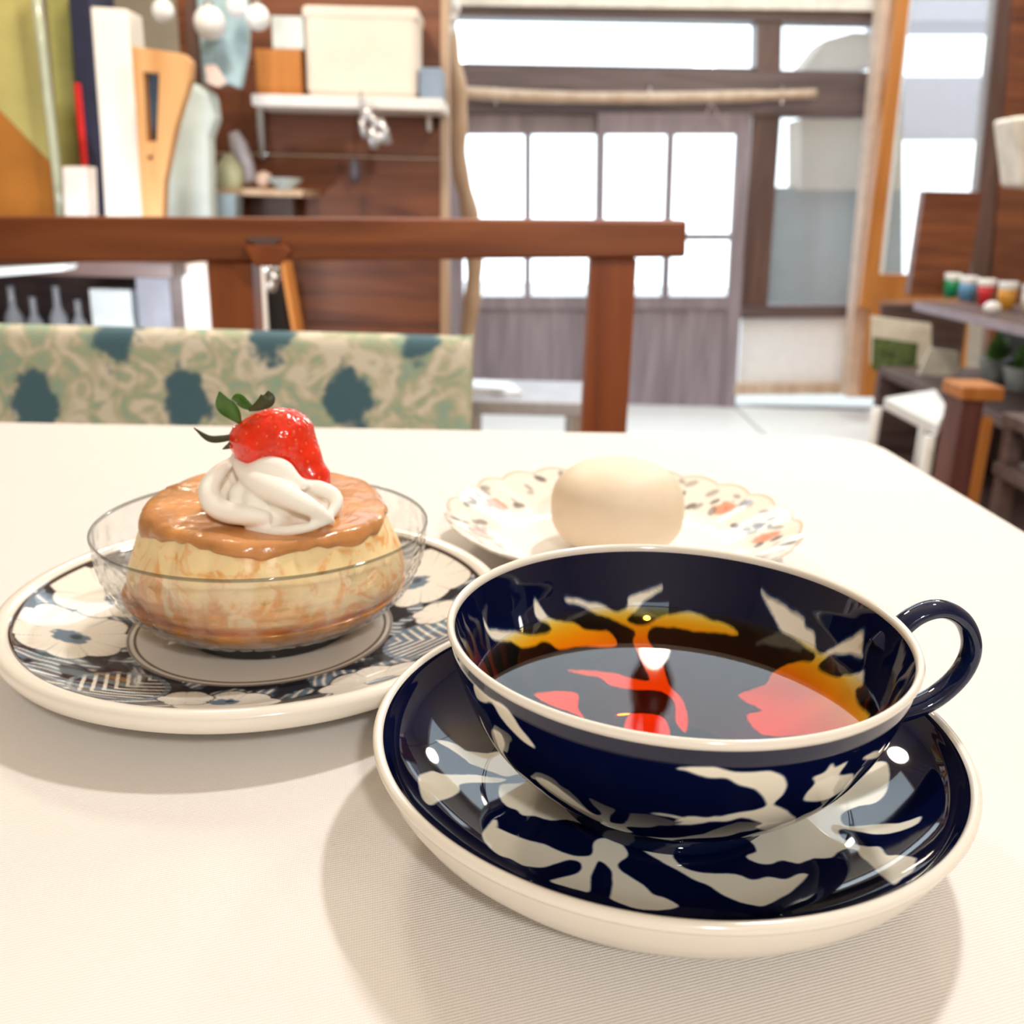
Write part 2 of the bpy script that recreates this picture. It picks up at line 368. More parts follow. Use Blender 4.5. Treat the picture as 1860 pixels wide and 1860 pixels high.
# ---- right side: corner post and glazed screen
t2 = struct(board('trim_2', [(1608, -60), (1634, -60), (1563, 722), (1538, 722)], YB-.32, .10, plain('pale_peach_post_paint', hexc('#d8bda8'), rough=.6)))
wr = bpy.data.objects.new('window_4', None); C.objects.link(wr); struct(wr)
YR = YB-.42
board('stile', [(1637, -60), (1660, -60), (1590, 560), (1562, 560)], YR, .06, W_OAK, wr)
board('stile', [(1818, -60), (1850, -60), (1790, 560), (1757, 560)], YR, .08, W_DARKV, wr)
board('bottom_rail', [(1588, 498), (1765, 500), (1762, 546), (1584, 546)], YR, .05, W_OAK, wr)
board('bottom_panel', [(1584, 548), (1762, 548), (1752, 722), (1566, 722)], YR, .05, W_OAK, wr)
board('glazing_bar', [(1655, -60), (1662, -60), (1605, 500), (1597, 500)], YR+.01, .03, WHITE, wr)
board('pane', [(1659, -60), (1818, -60), (1764, 500), (1595, 500)], YR+.02, .004, PANE_F, wr, bev=0)
struct(board('trim_3', [(1846, -60), (2100, -60), (2020, 740), (1786, 740)], YR-.02, .06, W_RED))

# ================================================================== MIDDLE DISTANCE
# ---- chestnut railing behind the far chair
YRL = 1.25
rl = thing('wooden_railing', at(420, 480, YRL), 'reddish brown timber railing crossing behind the patterned chair', 'railing')
rl.location.z = FLOOR
board('top_rail', [(-260, 391), (1249, 400), (1246, 468), (-260, 480)], YRL, .065, W_RAIL, rl, .004)
def post(x0, x1, ytop):
    a = at(x0, ytop, YRL+.008); b = at(x1, ytop, YRL+.008)
    o = MB().box(((a.x+b.x)/2, YRL+.033, (a.z+FLOOR)/2), (b.x-a.x, .05, a.z-FLOOR)).build('post', W_POST, rl); bevel(o, .003)
post(374, 456, 474); post(1073, 1158, 467)
board('wedge', [(440, 446), (516, 444), (530, 456), (506, 484), (462, 484)], YRL-.010, .012, W_POST, rl, .003)
board('tenon_gap', [(446, 432), (512, 430), (500, 446), (472, 450)], YRL-.004, .006, W_DARK, rl, .001)

# ---- timber partition with shelf
YP = 2.45
pt = thing('timber_partition', at(590, 400, YP), 'reddish brown boarded partition carrying the white shelf', 'partition'); pt.location.z = FLOOR
zt = at(500, -60, YP).z; pxl, pxr = at(340, 300, YP).x, at(803, 300, YP).x
nbd = 7; hh = (zt-FLOOR)/nbd
for i in range(nbd):
    bevel(MB().box(((pxl+pxr)/2, YP+.02+.002*(i % 2), FLOOR+hh*(i+.5)), (pxr-pxl, .03, hh-.003)).build('board', W_RED, pt), .0015, 1)
board('edge_post', [(800, -60), (815, -60), (815, 900), (800, 900)], YP-.01, .05, W_PALE, pt)
board('edge_post', [(336, -60), (358, -60), (366, 700), (344, 700)], YP-.02, .05, W_DARKV, pt)

ws = thing('wall_shelf', at(630, 180, YP), 'white painted shelf high on the timber partition', 'shelf')
a, b = at(456, 170, YP-.16), at(805, 170, YP-.16)
bevel(MB().box(((a.x+b.x)/2, YP-.08, a.z-.012), (b.x-a.x, .16, .024)).build('shelf_board', WHITE, ws), .002)
board('bracket', [(464, 193), (478, 193), (480, 290), (470, 290)], YP-.03, .03, METAL, ws)
board('bracket', [(772, 193), (784, 193), (784, 240), (776, 240)], YP-.03, .03, METAL, ws)
def shelf_z(): return a.z
# things on the white shelf
def on(px, Y, z): return at(px, 300, Y).x
PAPER = plain('cream_washi_paper', hexc('#ede4da'), rough=.8, var=.06, scale=8, bump=.001)
x0, x1 = at(556, 90, YP-.12).x, at(760, 90, YP-.12).x; ztop = at(650, 14, YP-.12).z
lb = thing('paper_box', ((x0+x1)/2, YP-.08, a.z), 'large cream paper-covered box on the white shelf', 'box')
o = MB().box(((x0+x1)/2, YP-.08, (a.z+ztop)/2), (x1-x0, .12, ztop-a.z)).build('box_body', PAPER, lb); bevel(o, .018, 4)
o = MB().box(((x0+x1)/2, YP-.08, ztop-.014), (x1-x0+.006, .126, .028)).build('box_lid', PAPER, lb); bevel(o, .01, 3)
def solo(o, label, cat, group=None): return tag(o, label, cat, group)
def small_box(name, p, mat, Y, th, zbase, label, cat, bev=.003, group=None):
    x0, y0, x1, _ = p; A, B = at(x0, y0, Y), at(x1, y0, Y)
    o = MB().box(((A.x+B.x)/2, Y+th/2, (A.z+zbase)/2), (B.x-A.x, th, A.z-zbase)).build(name, mat); bevel(o, bev); return solo(o, label, cat, group)
BLUEG = plain('slate_blue_tin', hexc('#8fa3bd'), rough=.4); PALEB = plain('pale_blue_card', hexc('#dfeaee'), rough=.6)
small_box('tea_tin', (762, 122, 803, 0), BLUEG, YP-.14, .10, a.z, 'small slate blue tin at the right end of the white shelf', 'tin')
small_box('wooden_crate', (462, 88, 546, 0), W_OAK, YP-.13, .11, a.z, 'orange-brown wooden crate on the left of the white shelf', 'crate')
zc = at(500, 88, YP-.13).z
small_box('card_box', (492, 28, 550, 0), PALEB, YP-.12, .08, zc, 'pale blue-white box standing on the wooden crate', 'box')
# glass globes strung along the top left
GL = thin_glass('globe_glass', tint=(.95, .97, 1), white_haze=.45)
for i, (px, py, rr) in enumerate(((381, 42, 26), (468, 32, 20), (296, 20, 18), (430, 12, 17))):
    c = at(px, py, YP-.35); r_ = rr*(YP-.35)/FPX
    lt = thing('globe_lamp', c, ('large frosted glass globe lamp beside the light blue cloth', 'frosted glass globe lamp just left of the pale card box',
        'small frosted globe lamp above the tan wooden board', 'small frosted globe lamp highest above the blue cloth')[i], 'lamp', 'hanging globe lamps')
    m_ = MB().sphere(c, r_, 20, 12).build('globe', plain('opal_glass', (.9, .93, .97), rough=.2, var=.02) if i == 0 else bpy.data.materials['opal_glass'], lt, True)
    MB().tube([c+Vector((0, 0, r_*.95)), Vector((c.x, c.y, CEIL))], .0025, 6).build('cord', METAL, lt)
    MB().lathe([(r_*.35, r_*.9), (r_*.3, r_*1.2), (.003, r_*1.25)], c, 12, True, True).build('cap', METAL, lt)

# keys and trinkets hanging from the shelf edge
ky = thing('key_bunch', at(670, 200, YP-.17), 'bunch of metal tags hanging from the middle of the white shelf', 'keys')
KM = plain('tarnished_pale_metal', (.55, .56, .6), rough=.3, metal=.6)
MB().tube(pp([(657, 165), (654, 178), (656, 195), (662, 205)], YP-.175), .003, 8).build('loop', KM, ky)
for (p0, p1, w_) in (((660, 195), (672, 222), .014), ((664, 205), (700, 240), .010), ((690, 215), (706, 262), .011), ((655, 215), (664, 252), .008), ((675, 230), (680, 270), .012), ((688, 240), (690, 262), .012)):
    a0, a1 = at(*p0, YP-.18), at(*p1, YP-.18)
    MB().tube([a0, (a0+a1)/2, a1], [(w_*.6, .003), (w_, .004), (w_*.8, .003)], 10, flat=(1, 0, 0)).build('metal_tag', KM, ky, True)
pn = MB().tube(pp([(645, 285), (644, 300), (645, 318), (646, 332)], YP-.06), [(.004, .004), (.011, .008), (.013, .009), (.005, .004)], 12, flat=(1, 0, 0)).build('charm', plain('dull_slate_enamel', hexc('#5b5866'), rough=.4), smooth=True)
MB_ = MB().tube([at(645, 285, YP-.06), at(646, 193, YP-.06)], .0012, 5).build('string', BLACK, pn)
solo(pn, 'small slate grey charm hung on the partition below the keys', 'ornament')

# low ledge on the partition with toiletries-like things
zl = at(460, 352, YP-.2).z
lg = thing('wooden_ledge', at(460, 345, YP-.1), 'short wooden ledge on the partition under the white shelf', 'shelf')
A, B = at(384, 340, YP-.2), at(548, 340, YP-.2)
bevel(MB().box(((A.x+B.x)/2, YP-.09, A.z-.008), (B.x-A.x, .2, .016)).build('ledge_board', W_PALE, lg), .002)
bevel(MB().box(((A.x+B.x)/2, YP-.03, A.z-.045), (.1, .07, .06)).build('bracket', W_DARK, lg), .002)
ZL = A.z
def lath(name, px, py_unused, Y, prof, mat, label, cat, z=None, n=24, tilt=None, group=None):
    c = at(px, 330, Y); o = MB().lathe(prof, (c.x, Y, z if z is not None else ZL), n, True, True).build(name, mat, smooth=True)
    m = o.modifiers.new('es', 'EDGE_SPLIT'); m.split_angle = R(50); return solo(o, label, cat, group)
lath('jar', 417, 0, YP-.15, [(.026, 0), (.031, .01), (.032, .035), (.022, .056), (.014, .062), (.014, .07), (.004, .074)], plain('pale_green_glaze', hexc('#c9cfae'), rough=.25), 'round pale green jar on the wooden ledge', 'jar')
o = MB().tube([at(452, 334, YP-.11)+Vector((0, 0, .0)), at(445, 300, YP-.11), at(432, 262, YP-.11), at(424, 240, YP-.11)], [.022, .021, .02, .012], 16).build('bottle', plain('lilac_white_plastic', hexc('#c8c6d0'), rough=.35), smooth=True)
solo(o, 'lilac-white bottle leaning behind the pale green jar', 'bottle')
lath('ball_ornament', 480, 0, YP-.15, [(.006, 0), (.015, .005), (.020, .018), (.016, .032), (.004, .038)], plain('blush_pink_clay', hexc('#dcc0b4'), rough=.5), 'small blush pink ball on the wooden ledge', 'ornament')
lath('glass_dish', 518, 0, YP-.17, [(.018, 0), (.02, .004), (.036, .016), (.040, .024), (.037, .024), (.018, .008), (.001, .006)], plain('milky_blue_glass', hexc('#c9d5d6'), rough=.1), 'milky glass dish at the right end of the wooden ledge', 'dish')

# ---- left: upright panels, cloths and books behind the railing, all on a long sideboard
YL = 2.0
zs = at(200, 470, YL).z
sb = thing('sideboard', at(150, 500, YL+.1), 'dark sideboard behind the railing holding the tall panels', 'sideboard'); sb.location.z = FLOOR
A, B = at(-260, 470, YL), at(338, 470, YL)
bevel(MB().box(((A.x+B.x)/2, YL+.14, zs-.015), (B.x-A.x, .44, .03)).build('sideboard_top', W_DARK, sb), .003)
bevel(MB().box(((A.x+B.x)/2, YL+.34, (zs+FLOOR)/2), (B.x-A.x, .02, zs-FLOOR-.03)).build('back_panel', W_DARK, sb), .002)
for xx in (A.x+.02, B.x-.02): bevel(MB().box((xx, YL+.16, (zs+FLOOR)/2-.015), (.03, .34, zs-FLOOR-.03)).build('side_panel', W_DARK, sb), .002)
zsh = at(100, 604, YL).z-.06
bevel(MB().box(((A.x+B.x)/2, YL+.16, zsh), (B.x-A.x-.06, .34, .02)).build('shelf', W_DARK, sb), .002)
def upright(name, pts, Y, th, mat, label, cat, group=None, bev=.003):
    zmax = max(y for _, y in pts); P_ = pp(pts, Y); zmin = min(p.z for p in P_)
    for p in P_:
        if p.z-zmin < .012: p.z = zs
    o = MB().slab(P_, (0, th, 0)).build(name, mat); bevel(o, bev); return solo(o, label, cat, group) if label else o
hc = thing('folding_screen_panel', at(20, 300, YL+.05), 'tall panel, yellow-green above and ochre below, at the left edge', 'panel'); hc.location.z = zs
board('upper_cloth', [(-260, -60), (60, -60), (82, 140), (106, 310), (0, 202), (-260, -20)], YL+.10, .02, plain('yellow_green_cloth', hexc('#c9c078'), rough=.8, var=.15, scale=5), hc)
o = MB().slab([*pp([(-260, -20), (0, 202), (106, 310), (112, 400)], YL+.10), Vector((at(112, 400, YL+.1).x, YL+.10, zs)), Vector((at(-260, 470, YL+.1).x, YL+.10, zs))], (0, .02, 0)).build('lower_cloth', plain('ochre_cloth', hexc('#b9772c'), rough=.8, var=.15, scale=8), hc)
o = MB().tube([at(58, -60, YL+.04), at(76, 80, YL+.04), at(88, 190, YL+.04), Vector((at(104, 320, YL+.04).x, YL+.04, at(104, 320, YL+.04).z)), Vector((at(118, 470, YL+.04).x, YL+.04, zs))], .010, 12).build('pole', plain('pale_green_enamel', hexc('#b7bfa8'), rough=.2, coat=.6), smooth=True)
solo(o, 'pale shiny pole leaning between the yellow-green panel and olive folder', 'pole')
BK = 'tall books and boards behind the railing'
upright('folder', [(78, -60), (122, -60), (142, 300), (158, 470), (126, 470), (108, 300)], YL+.10, .04, plain('olive_card', hexc('#a39f5c'), rough=.7), 'olive folder standing left of the navy book', 'folder', BK)
upright('card_box', [(112, 302), (156, 302), (162, 470), (120, 470)], YL-.055, .05, plain('blush_white_card', hexc('#e2d8d2'), rough=.7), 'small blush-white box in front of the olive folder', 'box')
upright('book', [(118, -60), (160, -60), (176, 200), (192, 470), (160, 470), (146, 250)], YL+.03, .12, plain('navy_cloth_cover', hexc('#22253f'), rough=.6, var=.2), 'tall navy blue book beside the thin red one', 'book', BK)
upright('book', [(132, 150), (145, 150), (158, 296), (166, 470), (156, 470), (146, 296)], YL+.02, .008, plain('bright_red_cover', hexc('#c81d1a'), rough=.5), 'thin bright red book against the navy one', 'book', BK)
upright('book', [(164, 12), (230, 16), (246, 200), (264, 470), (196, 470), (182, 250)], YL+.03, .08, plain('white_cover', hexc('#fbf7f0'), rough=.5, var=.02), 'broad white book right of the navy book', 'book', BK)
# tan board with a slot and a hole
tb = thing('wooden_board', at(285, 300, YL), 'tan cut-out wooden board with a dark slot, right of the white book', 'board'); tb.location.z = zs
TAN = wood('tan_plywood', hexc('#c98f57'), hexc('#e0b07a'), 2)
board('slot_backing', [(252, 124), (294, 124), (290, 262), (262, 262)], YL-.02, .01, plain('slate_to_purple_paint', hexc('#3f5263'), rough=.7, var=.5, scale=6), tb)
board('board_side', [(238, 84), (257, 88), (266, 255), (268, 300), (270, 470), (262, 470), (246, 200)], YL-.05, .03, TAN, tb)
board('board_side', [(290, 92), (334, 98), (347, 112), (345, 142), (318, 230), (298, 330), (292, 470), (276, 470), (277, 292), (284, 255)], YL-.05, .03, TAN, tb)
board('board_top', [(238, 84), (336, 98), (290, 132), (258, 130)], YL-.049, .028, TAN, tb)
board('board_bridge', [(262, 258), (285, 256), (279, 282), (266, 282)], YL-.048, .026, TAN, tb)
board('board_foot', [(264, 290), (281, 290), (284, 470), (266, 470)], YL-.048, .026, TAN, tb)
upright('folded_cloth', [(342, 152), (352, 150), (384, 168), (390, 215), (378, 250), (384, 470), (276, 470), (290, 380), (306, 280), (325, 205)], YL+.14, .06, plain('ice_blue_linen', hexc('#cfdfe2'), rough=.9, var=.12, scale=12, bump=.004, bscale=18), 'pale ice blue folded cloth right of the tan board', 'cloth', bev=.012)
o = board('blue_cloth', [(352, -60), (446, -60), (450, 60), (448, 98), (436, 162), (408, 150), (398, 158), (366, 150)], YP-.30, .03, plain('light_blue_cotton', hexc('#a9c6d2'), rough=.9, var=.22, scale=7, bump=.004, bscale=14), bev=.008)
solo(o, 'light blue cloth hanging from above behind the globe lamp', 'cloth')
o = board('paper_tag', [(372, 118), (392, 118), (412, 150), (396, 158), (376, 150)], YP-.335, .004, plain('blush_paper', hexc('#e3cdc6'), rough=.8), bev=0); solo(o, 'blush pink tag pinned low on the light blue cloth', 'tag')
upright('blue_box', [(386, 352), (428, 352), (428, 470), (386, 470)], YL+.22, .06, plain('grey_blue_card', hexc('#8fa2b0'), rough=.7), 'grey-blue box under the wooden ledge', 'box')

# ---- things seen below the railing at the left
ZB = zsh+.01
def low(name, x0, y0, x1, Y, th, mat, label, cat, bev=.004, group=None):
    A, B = at(x0, y0, Y), at(x1, y0, Y)
    o = MB().box(((A.x+B.x)/2, Y+th/2, (A.z+ZB)/2), (B.x-A.x, th, A.z-ZB)).build(name, mat); bevel(o, bev); return solo(o, label, cat, group)
ICE = plain('ice_white_plastic', hexc('#e6f0f4'), rough=.4, var=.04)
low('storage_box', 160, 524, 236, YL+.04, .16, ICE, 'bright ice-white storage box on the lower sideboard shelf', 'box')
low('storage_box', 244, 500, 322, YL+.04, .2, plain('silver_grey_tin', hexc('#b3b6c4'), rough=.3, var=.2, scale=9), 'silver-grey tin box right of the ice-white one', 'box')
o = low('paper_roll_box', 326, 480, 374, YL-.01, .1, plain('bright_white_card', hexc('#f6f3f3'), rough=.6), 'tall bright white carton beside the railing post', 'carton')
MG = thin_glass('bluish_bottle_glass', tint=(.75, .82, .92), white_haze=.3)
for i, (px, top, r_) in enumerate(((18, 520, .0165), (58, 540, .0155), (100, 520, .0165), (140, 545, .0155))):
    c = at(px, top, YL+.06); h_ = c.z-ZB
    o = MB().lathe([(r_*1.2, 0), (r_*1.25, h_*.35), (r_*1.1, h_*.55), (r_*.45, h_*.7), (r_*.4, h_*.95), (r_*.5, h_)], (c.x, YL+.06, ZB), 20, True, True).build('glass_bottle', MG, smooth=True)
    solo(o, ('bluish glass bottle farthest left on the low shelf', 'second bluish glass bottle from the left on the low shelf', 'taller bluish bottle third on the low shelf', 'wide bluish bottle beside the ice-white storage box')[i], 'bottle', 'bluish bottles on the low shelf')
# white handrail-like tray edge
o = MB().slab([at(-200, 496, YL-.14), at(120, 481, YL-.14), at(116, 491, YL-.14), at(-200, 520, YL-.14)], (0, .05, 0)).build('white_tray', ICE); solo(o, 'white tray edge just under the railing at far left', 'tray')
# floor-standing pieces right of the first post
o = MB().tube([at(466, 470, YP-.55), Vector((at(474, 620, YP-.55).x, YP-.5, FLOOR))], .014, 12).build('white_pole', WHITE, smooth=True); solo(o, 'white pole standing just right of the left railing post', 'pole')
a0 = at(518, 470, YP-.52); a1 = at(543, 610, YP-.52); dd = (a1-a0); k = (FLOOR-a0.z)/dd.z; a2 = a0+dd*k
o = MB().tube([a0-dd*.3, a2], [(.012, .012)]*2, 4, flat=(1, 0, 0)).build('slanted_strut', W_OAK); solo(o, 'slanted light orange wooden strut behind the railing', 'strut')
MB2 = MB()
hd = thing('hook_rail', at(495, 500, YP-.5), 'chrome hooks hanging beside the white pole', 'hooks')
for (x, y) in ((488, 488), (498, 505), (504, 488), (492, 520)):
    c = at(x, y, YP-.5); MB().sphere(c, .013, 14, 8).build('hook_knob', METAL, hd, True)
MB().tube(pp([(484, 470), (496, 474), (508, 470)], YP-.5)+pp([(500, 505)], YP-.5), .005, 8).build('hook_bar', METAL, hd, True)
o = board('dark_gap_sheet', [(476, 520), (512, 520), (545, 900), (478, 900)], YP-.12, .09, BLACK); solo(o, 'narrow black sheet standing in for the shaded gap between the white pole and the strut', 'backdrop')  # black sheet added where there is only a dark gap

# ---- peeled branch post and bamboo pole
bp_ = [(792, -70, 20), (806, 20, 20), (816, 90, 19), (829, 150, 18), (834, 205, 17), (832, 262, 17), (838, 320, 16), (850, 368, 17), (858, 420, 18), (862, 480, 17), (858, 540, 17), (850, 600, 17), (838, 680, 18), (830, 800, 20), (828, 960, 20)]
sm = smooth_path(bp_, 5); YBR = 2.62
o = MB().tube([at(x, y, YBR) for x, y, _ in sm], [r_*YBR/FPX*.85*(1+.08*math.sin(i*.9)) for i, (_, _, r_) in enumerate(sm)], 16).build('branch_post', W_PALE, smooth=True)
solo(o, 'crooked peeled tree branch post beside the partition edge', 'post')
sm = smooth_path([(822, 167), (980, 176), (1150, 178), (1310, 176), (1482, 170)], 6)
bo = thing('bamboo_pole', at(1150, 178, YB-.11), 'pale horizontal bamboo pole in front of the lintel', 'pole')
MB().tube([at(x, y, YB-.11) for x, y in sm], [.026]*8+[.024]*(len(sm)-12)+[.019]*4, 14).build('culm', W_PALE, bo, True)
for px in (900, 1180, 1420): MB().tube([at(px, 190, YB-.11), at(px, 160, YB-.11), at(px, 150, YB-.03)], .006, 8).build('bracket', METAL, bo)
o = MB().tube([at(1292, 186, YB-.13), at(1270, 236, YB-.08)], .004, 6).tube([at(1292, 186, YB-.13), at(1318, 232, YB-.08)], .004, 6).build('cord', plain('pale_cord', hexc('#b7a3a8'), rough=.9)); solo(o, 'pale cord draped in a V over the right end of the bamboo pole', 'cord')
gs = thing('glass_garland', at(815, 20, YBR-.06), 'string of clear glass beads at the top of the branch post', 'garland')
for (x, y, r_) in ((812, -8, 15), (822, 14, 13), (818, 34, 12), (812, 52, 11)):
    MB().sphere(at(x, y, YBR-.07), r_*YBR/FPX, 14, 10).build('glass_bead', bpy.data.materials['opal_glass'], gs, True)

# ---- grey bench with papers in front of the doors
bn = thing('bench', at(960, 740, 2.9), 'low grey bench in front of the double doors', 'bench'); bn.location.z = FLOOR
A, B = at(840, 706, 2.9), at(1066, 716, 2.9)
GREY = plain('grey_laminate', hexc('#b9b8c0'), rough=.5)
bevel(MB().box(((A.x+B.x)/2, 2.9, A.z-.02), (B.x-A.x, .36, .04)).build('seat', GREY, bn), .006)
for sx in (A.x+.04, B.x-.04):
    for sy in (2.76, 3.04): bevel(MB().box((sx, sy, (A.z-.04+FLOOR)/2), (.03, .03, A.z-.04-FLOOR)).build('leg', METAL, bn), .002)
for i, (pts, rz, hz) in enumerate(((( .20, .15), .2, 0), ((.17, .13), -.15, .012))):
    c = at((880, 872)[i], 700, 2.88); m_ = MB().box((c.x, 2.86, A.z+.006+hz), (pts[0], pts[1], .012), Matrix.Rotation(rz, 3, 'Z')).build('magazine', plain('glossy_white_paper', hexc('#f2f4f8'), rough=.3) if i == 0 else bpy.data.materials['glossy_white_paper'])
    solo(m_, ('white magazine lying flat on the grey bench', 'second white magazine on top of the first on the bench')[i], 'magazine', 'magazines on the bench')

# ---- right: display shelves with cups, cards and plants
ds = thing('display_shelf', (1.45, 3.0, FLOOR), 'dark brown display shelves along the right side', 'shelf')
def hboard(nm, pts, z, th, mat, par):
    o = MB().slab([atz(x, y, z) for x, y in pts], (0, 0, -th)).build(nm, mat, par); bevel(o, .003); return o
z1 = at(1700, 548, 3.0).z; z2 = at(1640, 690, 2.9).z; z3 = at(1680, 800, 2.8).z
def shelf_pts(pl, pr, z, dep):
    p, q = atz(*pl, z), atz(*pr, z); n_ = Vector((-(q-p).y, (q-p).x, 0)).normalized()
    if n_.y < 0: n_ = -n_
    return [p, q, q+n_*dep, p+n_*dep]
LAV = plain('lavender_grey_edge', hexc('#9d8f9c'), rough=.4)
s1 = shelf_pts((1664, 549), (1905, 603), z1, .36)
bevel(MB().slab(s1, (0, 0, -.022)).build('shelf_board', W_DARK, ds), .003)
u = (s1[1]-s1[0]).normalized(); nrm = (s1[3]-s1[0]).normalized()
MB().slab([s1[0]-nrm*.006, s1[1]-nrm*.006, s1[1], s1[0]], (0, 0, -.022)).build('shelf_edging', LAV, ds)
s2 = [Vector((p.x, p.y, z2)) for p in (s1[0]-u*.18, s1[1], s1[2], s1[3]-u*.18)]
bevel(MB().slab(s2, (0, 0, -.03)).build('shelf_board', W_DARK, ds), .003)
s3 = [Vector((p.x, p.y, z3-.12)) for p in s2]
bevel(MB().slab(s3, (0, 0, -.03)).build('shelf_board', W_DARK, ds), .003)
zt_ = at(1730, 346, 3.0).z
# backboard and upright
MB().slab([s2[3], s2[2], Vector((s2[2].x, s2[2].y, z1-.02)), Vector((s2[3].x, s2[3].y, z1-.02))], nrm*.02).build('back_panel', BLACK, ds)
MB().slab([Vector((p.x, p.y, FLOOR)) for p in (s2[3], s2[2])]+[Vector((s2[2].x, s2[2].y, z2-.03)), Vector((s2[3].x, s2[3].y, z2-.03))], nrm*.02).build('back_panel', W_DARK, ds)
MB().slab([s2[0], s2[3], Vector((s2[3].x, s2[3].y, FLOOR)), Vector((s2[0].x, s2[0].y, FLOOR))], -u*.03).build('side_panel', W_DARK, ds)
pA = at(1684, 346, 3.2); pB = at(1790, 346, 3.2)
o = MB().box(((pA.x+pB.x)/2, 3.24, (pA.z+z1)/2), (pB.x-pA.x, .05, pA.z-z1)).build('cabinet_panel', W_RED, ds); bevel(o, .003)
o = MB().slab([at(1790, -60, 3.0), at(1990, -60, 3.0), Vector((at(1990, 560, 3.0).x, 3.0, z1)), Vector((at(1792, 556, 3.0).x, 3.0, z1))], (0, .04, 0)).build('tall_panel', W_RED, ds) if False else None
board('back_panel', [(1602, 552), (1760, 556), (1740, 712), (1596, 706)], 3.5, .02, W_DARK, ds)
# cups in a row
for i, (px, col, nm) in enumerate(((1706, '#0f8a5a', 'green'), (1733, '#5e93bf', 'sky blue'), (1765, '#d4303a', 'red'), (1803, '#e0a03a', 'amber'), (1846, '#ece4d6', 'cream'))):
    base = atz(px, 540+i*7, z1)+nrm*.035; sc_ = 1.0
    cm = plain('%s_cup_glaze' % nm.replace(' ', '_'), hexc(col), rough=.3)
    t = thing('cup', base, '%s cup %s' % (nm, ('at the left end of the cup row on the upper shelf', 'between the green and red cups', 'third in the row on the upper display shelf', 'right of the red cup on the upper display shelf', 'rightmost in the row on the upper display shelf')[i]), 'cup', 'cups on the upper display shelf')
    r0 = .0235 if i != 2 else .018
    MB().lathe([(r0*.85, 0), (r0, .03), (.0245, .058), (.0215, .058), (r0*.8, .006), (.001, .005)], base, 24, True, False).build('cup_body', cm, t, True)
    MB().lathe([(.0245, .056), (.0262, .066), (.0262, .076), (.0215, .076), (.0215, .056)], base, 24).build('cup_rim', WHITE, t, True)
o = MB().sphere(atz(1800, 572, z1)+nrm*.0+Vector((0, 0, .018)), .018, 16, 10, (1.3, 1, 1)).build('white_pebble', WHITE, smooth=True); solo(o, 'round white pebble in front of the amber cup', 'ornament')
# picture cards and plant pots on the middle shelf
def card(name, pts, Y, mats, inner, label, cat):
    t = thing(name, at(*pts[3], Y), label, cat); t.location.z = z2
    P_ = pp(pts, Y); 
    for p in P_[2:]: p.z = z2
    o = MB().slab(P_, (0, .012, 0)).build('card', mats[0], t); bevel(o, .002)
    board('picture', inner, Y-.003, .003, mats[1], t, 0); return t
GRN = plain('mossy_green_print', hexc('#5c6e40'), rough=.6, var=.6, scale=40)
WC = plain('warm_white_card', hexc('#e9e4d4'), rough=.6)
yc = s2[0].y+.0
card('picture_card', [(1584, 574), (1692, 588), (1690, 690), (1578, 690)], s2[0].y+.06, (WC, GRN), [(1586, 612), (1668, 624), (1662, 684), (1584, 672)], 'white card with a mossy green picture on the middle shelf', 'card')
card('picture_card', [(1690, 632), (1742, 640), (1738, 704), (1664, 704)], s2[0].y-.14, (WC, WC), [(1698, 650), (1730, 654), (1728, 690), (1694, 690)], 'plain warm white card leaning in front of the green picture', 'card')
for i, (px, zz, hh_) in enumerate(((1762, 0, .085), (1806, 0, .095))):
    base = atz(px, 690+i*18, z2)+nrm*.07
    t = thing('potted_plant', base, ('small green plant in a pale pot on the middle shelf', 'larger green plant in a pale blue-grey pot behind the stool')[i], 'plant', 'pot plants on the middle shelf')
    MB().lathe([(.034, 0), (.048, .060), (.050, .068), (.045, .068), (.043, .055), (.001, .055)], base, 22, True).build('pot', plain('blue_grey_pot', hexc('#c9d6dc'), rough=.5) if i == 0 else bpy.data.materials['blue_grey_pot'], t, True)
    m_ = MB(); rnd = random.Random(i)
    for k_ in range(34):
        th = rnd.uniform(0, 6.28); el = rnd.uniform(.1, 1.4); L_ = rnd.uniform(.05, .10)
        d_ = Vector((math.cos(th)*math.cos(el), math.sin(th)*math.cos(el), math.sin(el))); s_ = d_.cross(Vector((0, 0, 1))).normalized()
        p0 = base+Vector((0, 0, .055)); m_.add([p0, p0+d_*L_*.5+s_*.014, p0+d_*L_, p0+d_*L_*.5-s_*.014], [(0, 1, 2, 3)])
    tag(m_.build('leaves', plain('leaf_green', hexc('#6c9a52'), rough=.5, var=.4, scale=60) if i == 0 else bpy.data.materials['leaf_green'], t), kind='stuff')
# white side table / stool with orange edges
st = thing('white_side_table', at(1660, 790, 2.3), 'small white-topped side table in front of the display shelves', 'table'); st.location.z = FLOOR
zt2 = at(1680, 760, 2.3).z
tp = [atz(1606, 722, zt2), atz(1700, 706, zt2), atz(1722, 740, zt2), atz(1705, 772, zt2)]
bevel(MB().slab(tp, (0, 0, -.03)).build('tabletop', WHITE, st), .004)
for p in (tp[3], tp[0], tp[1]):
    MB().tube([p+Vector((-.01, .015, -.03)), Vector((p.x-.01, p.y+.015, FLOOR))], .014, 10).build('leg', WHITE, st, True)
so = thing('wooden_stool', at(1750, 850, 1.9), 'mauve-brown boxy stool with orange oak edges at the right', 'stool'); so.location.z = FLOOR
zs2 = at(1760, 722, 1.9).z
A, B = at(1748, 750, 1.9), at(1788, 750, 1.9)
bevel(MB().box(((A.x+B.x)/2, 1.945, (zs2+FLOOR)/2), (B.x-A.x, .08, zs2-FLOOR)).build('stool_body', W_MAUVE, so), .003)
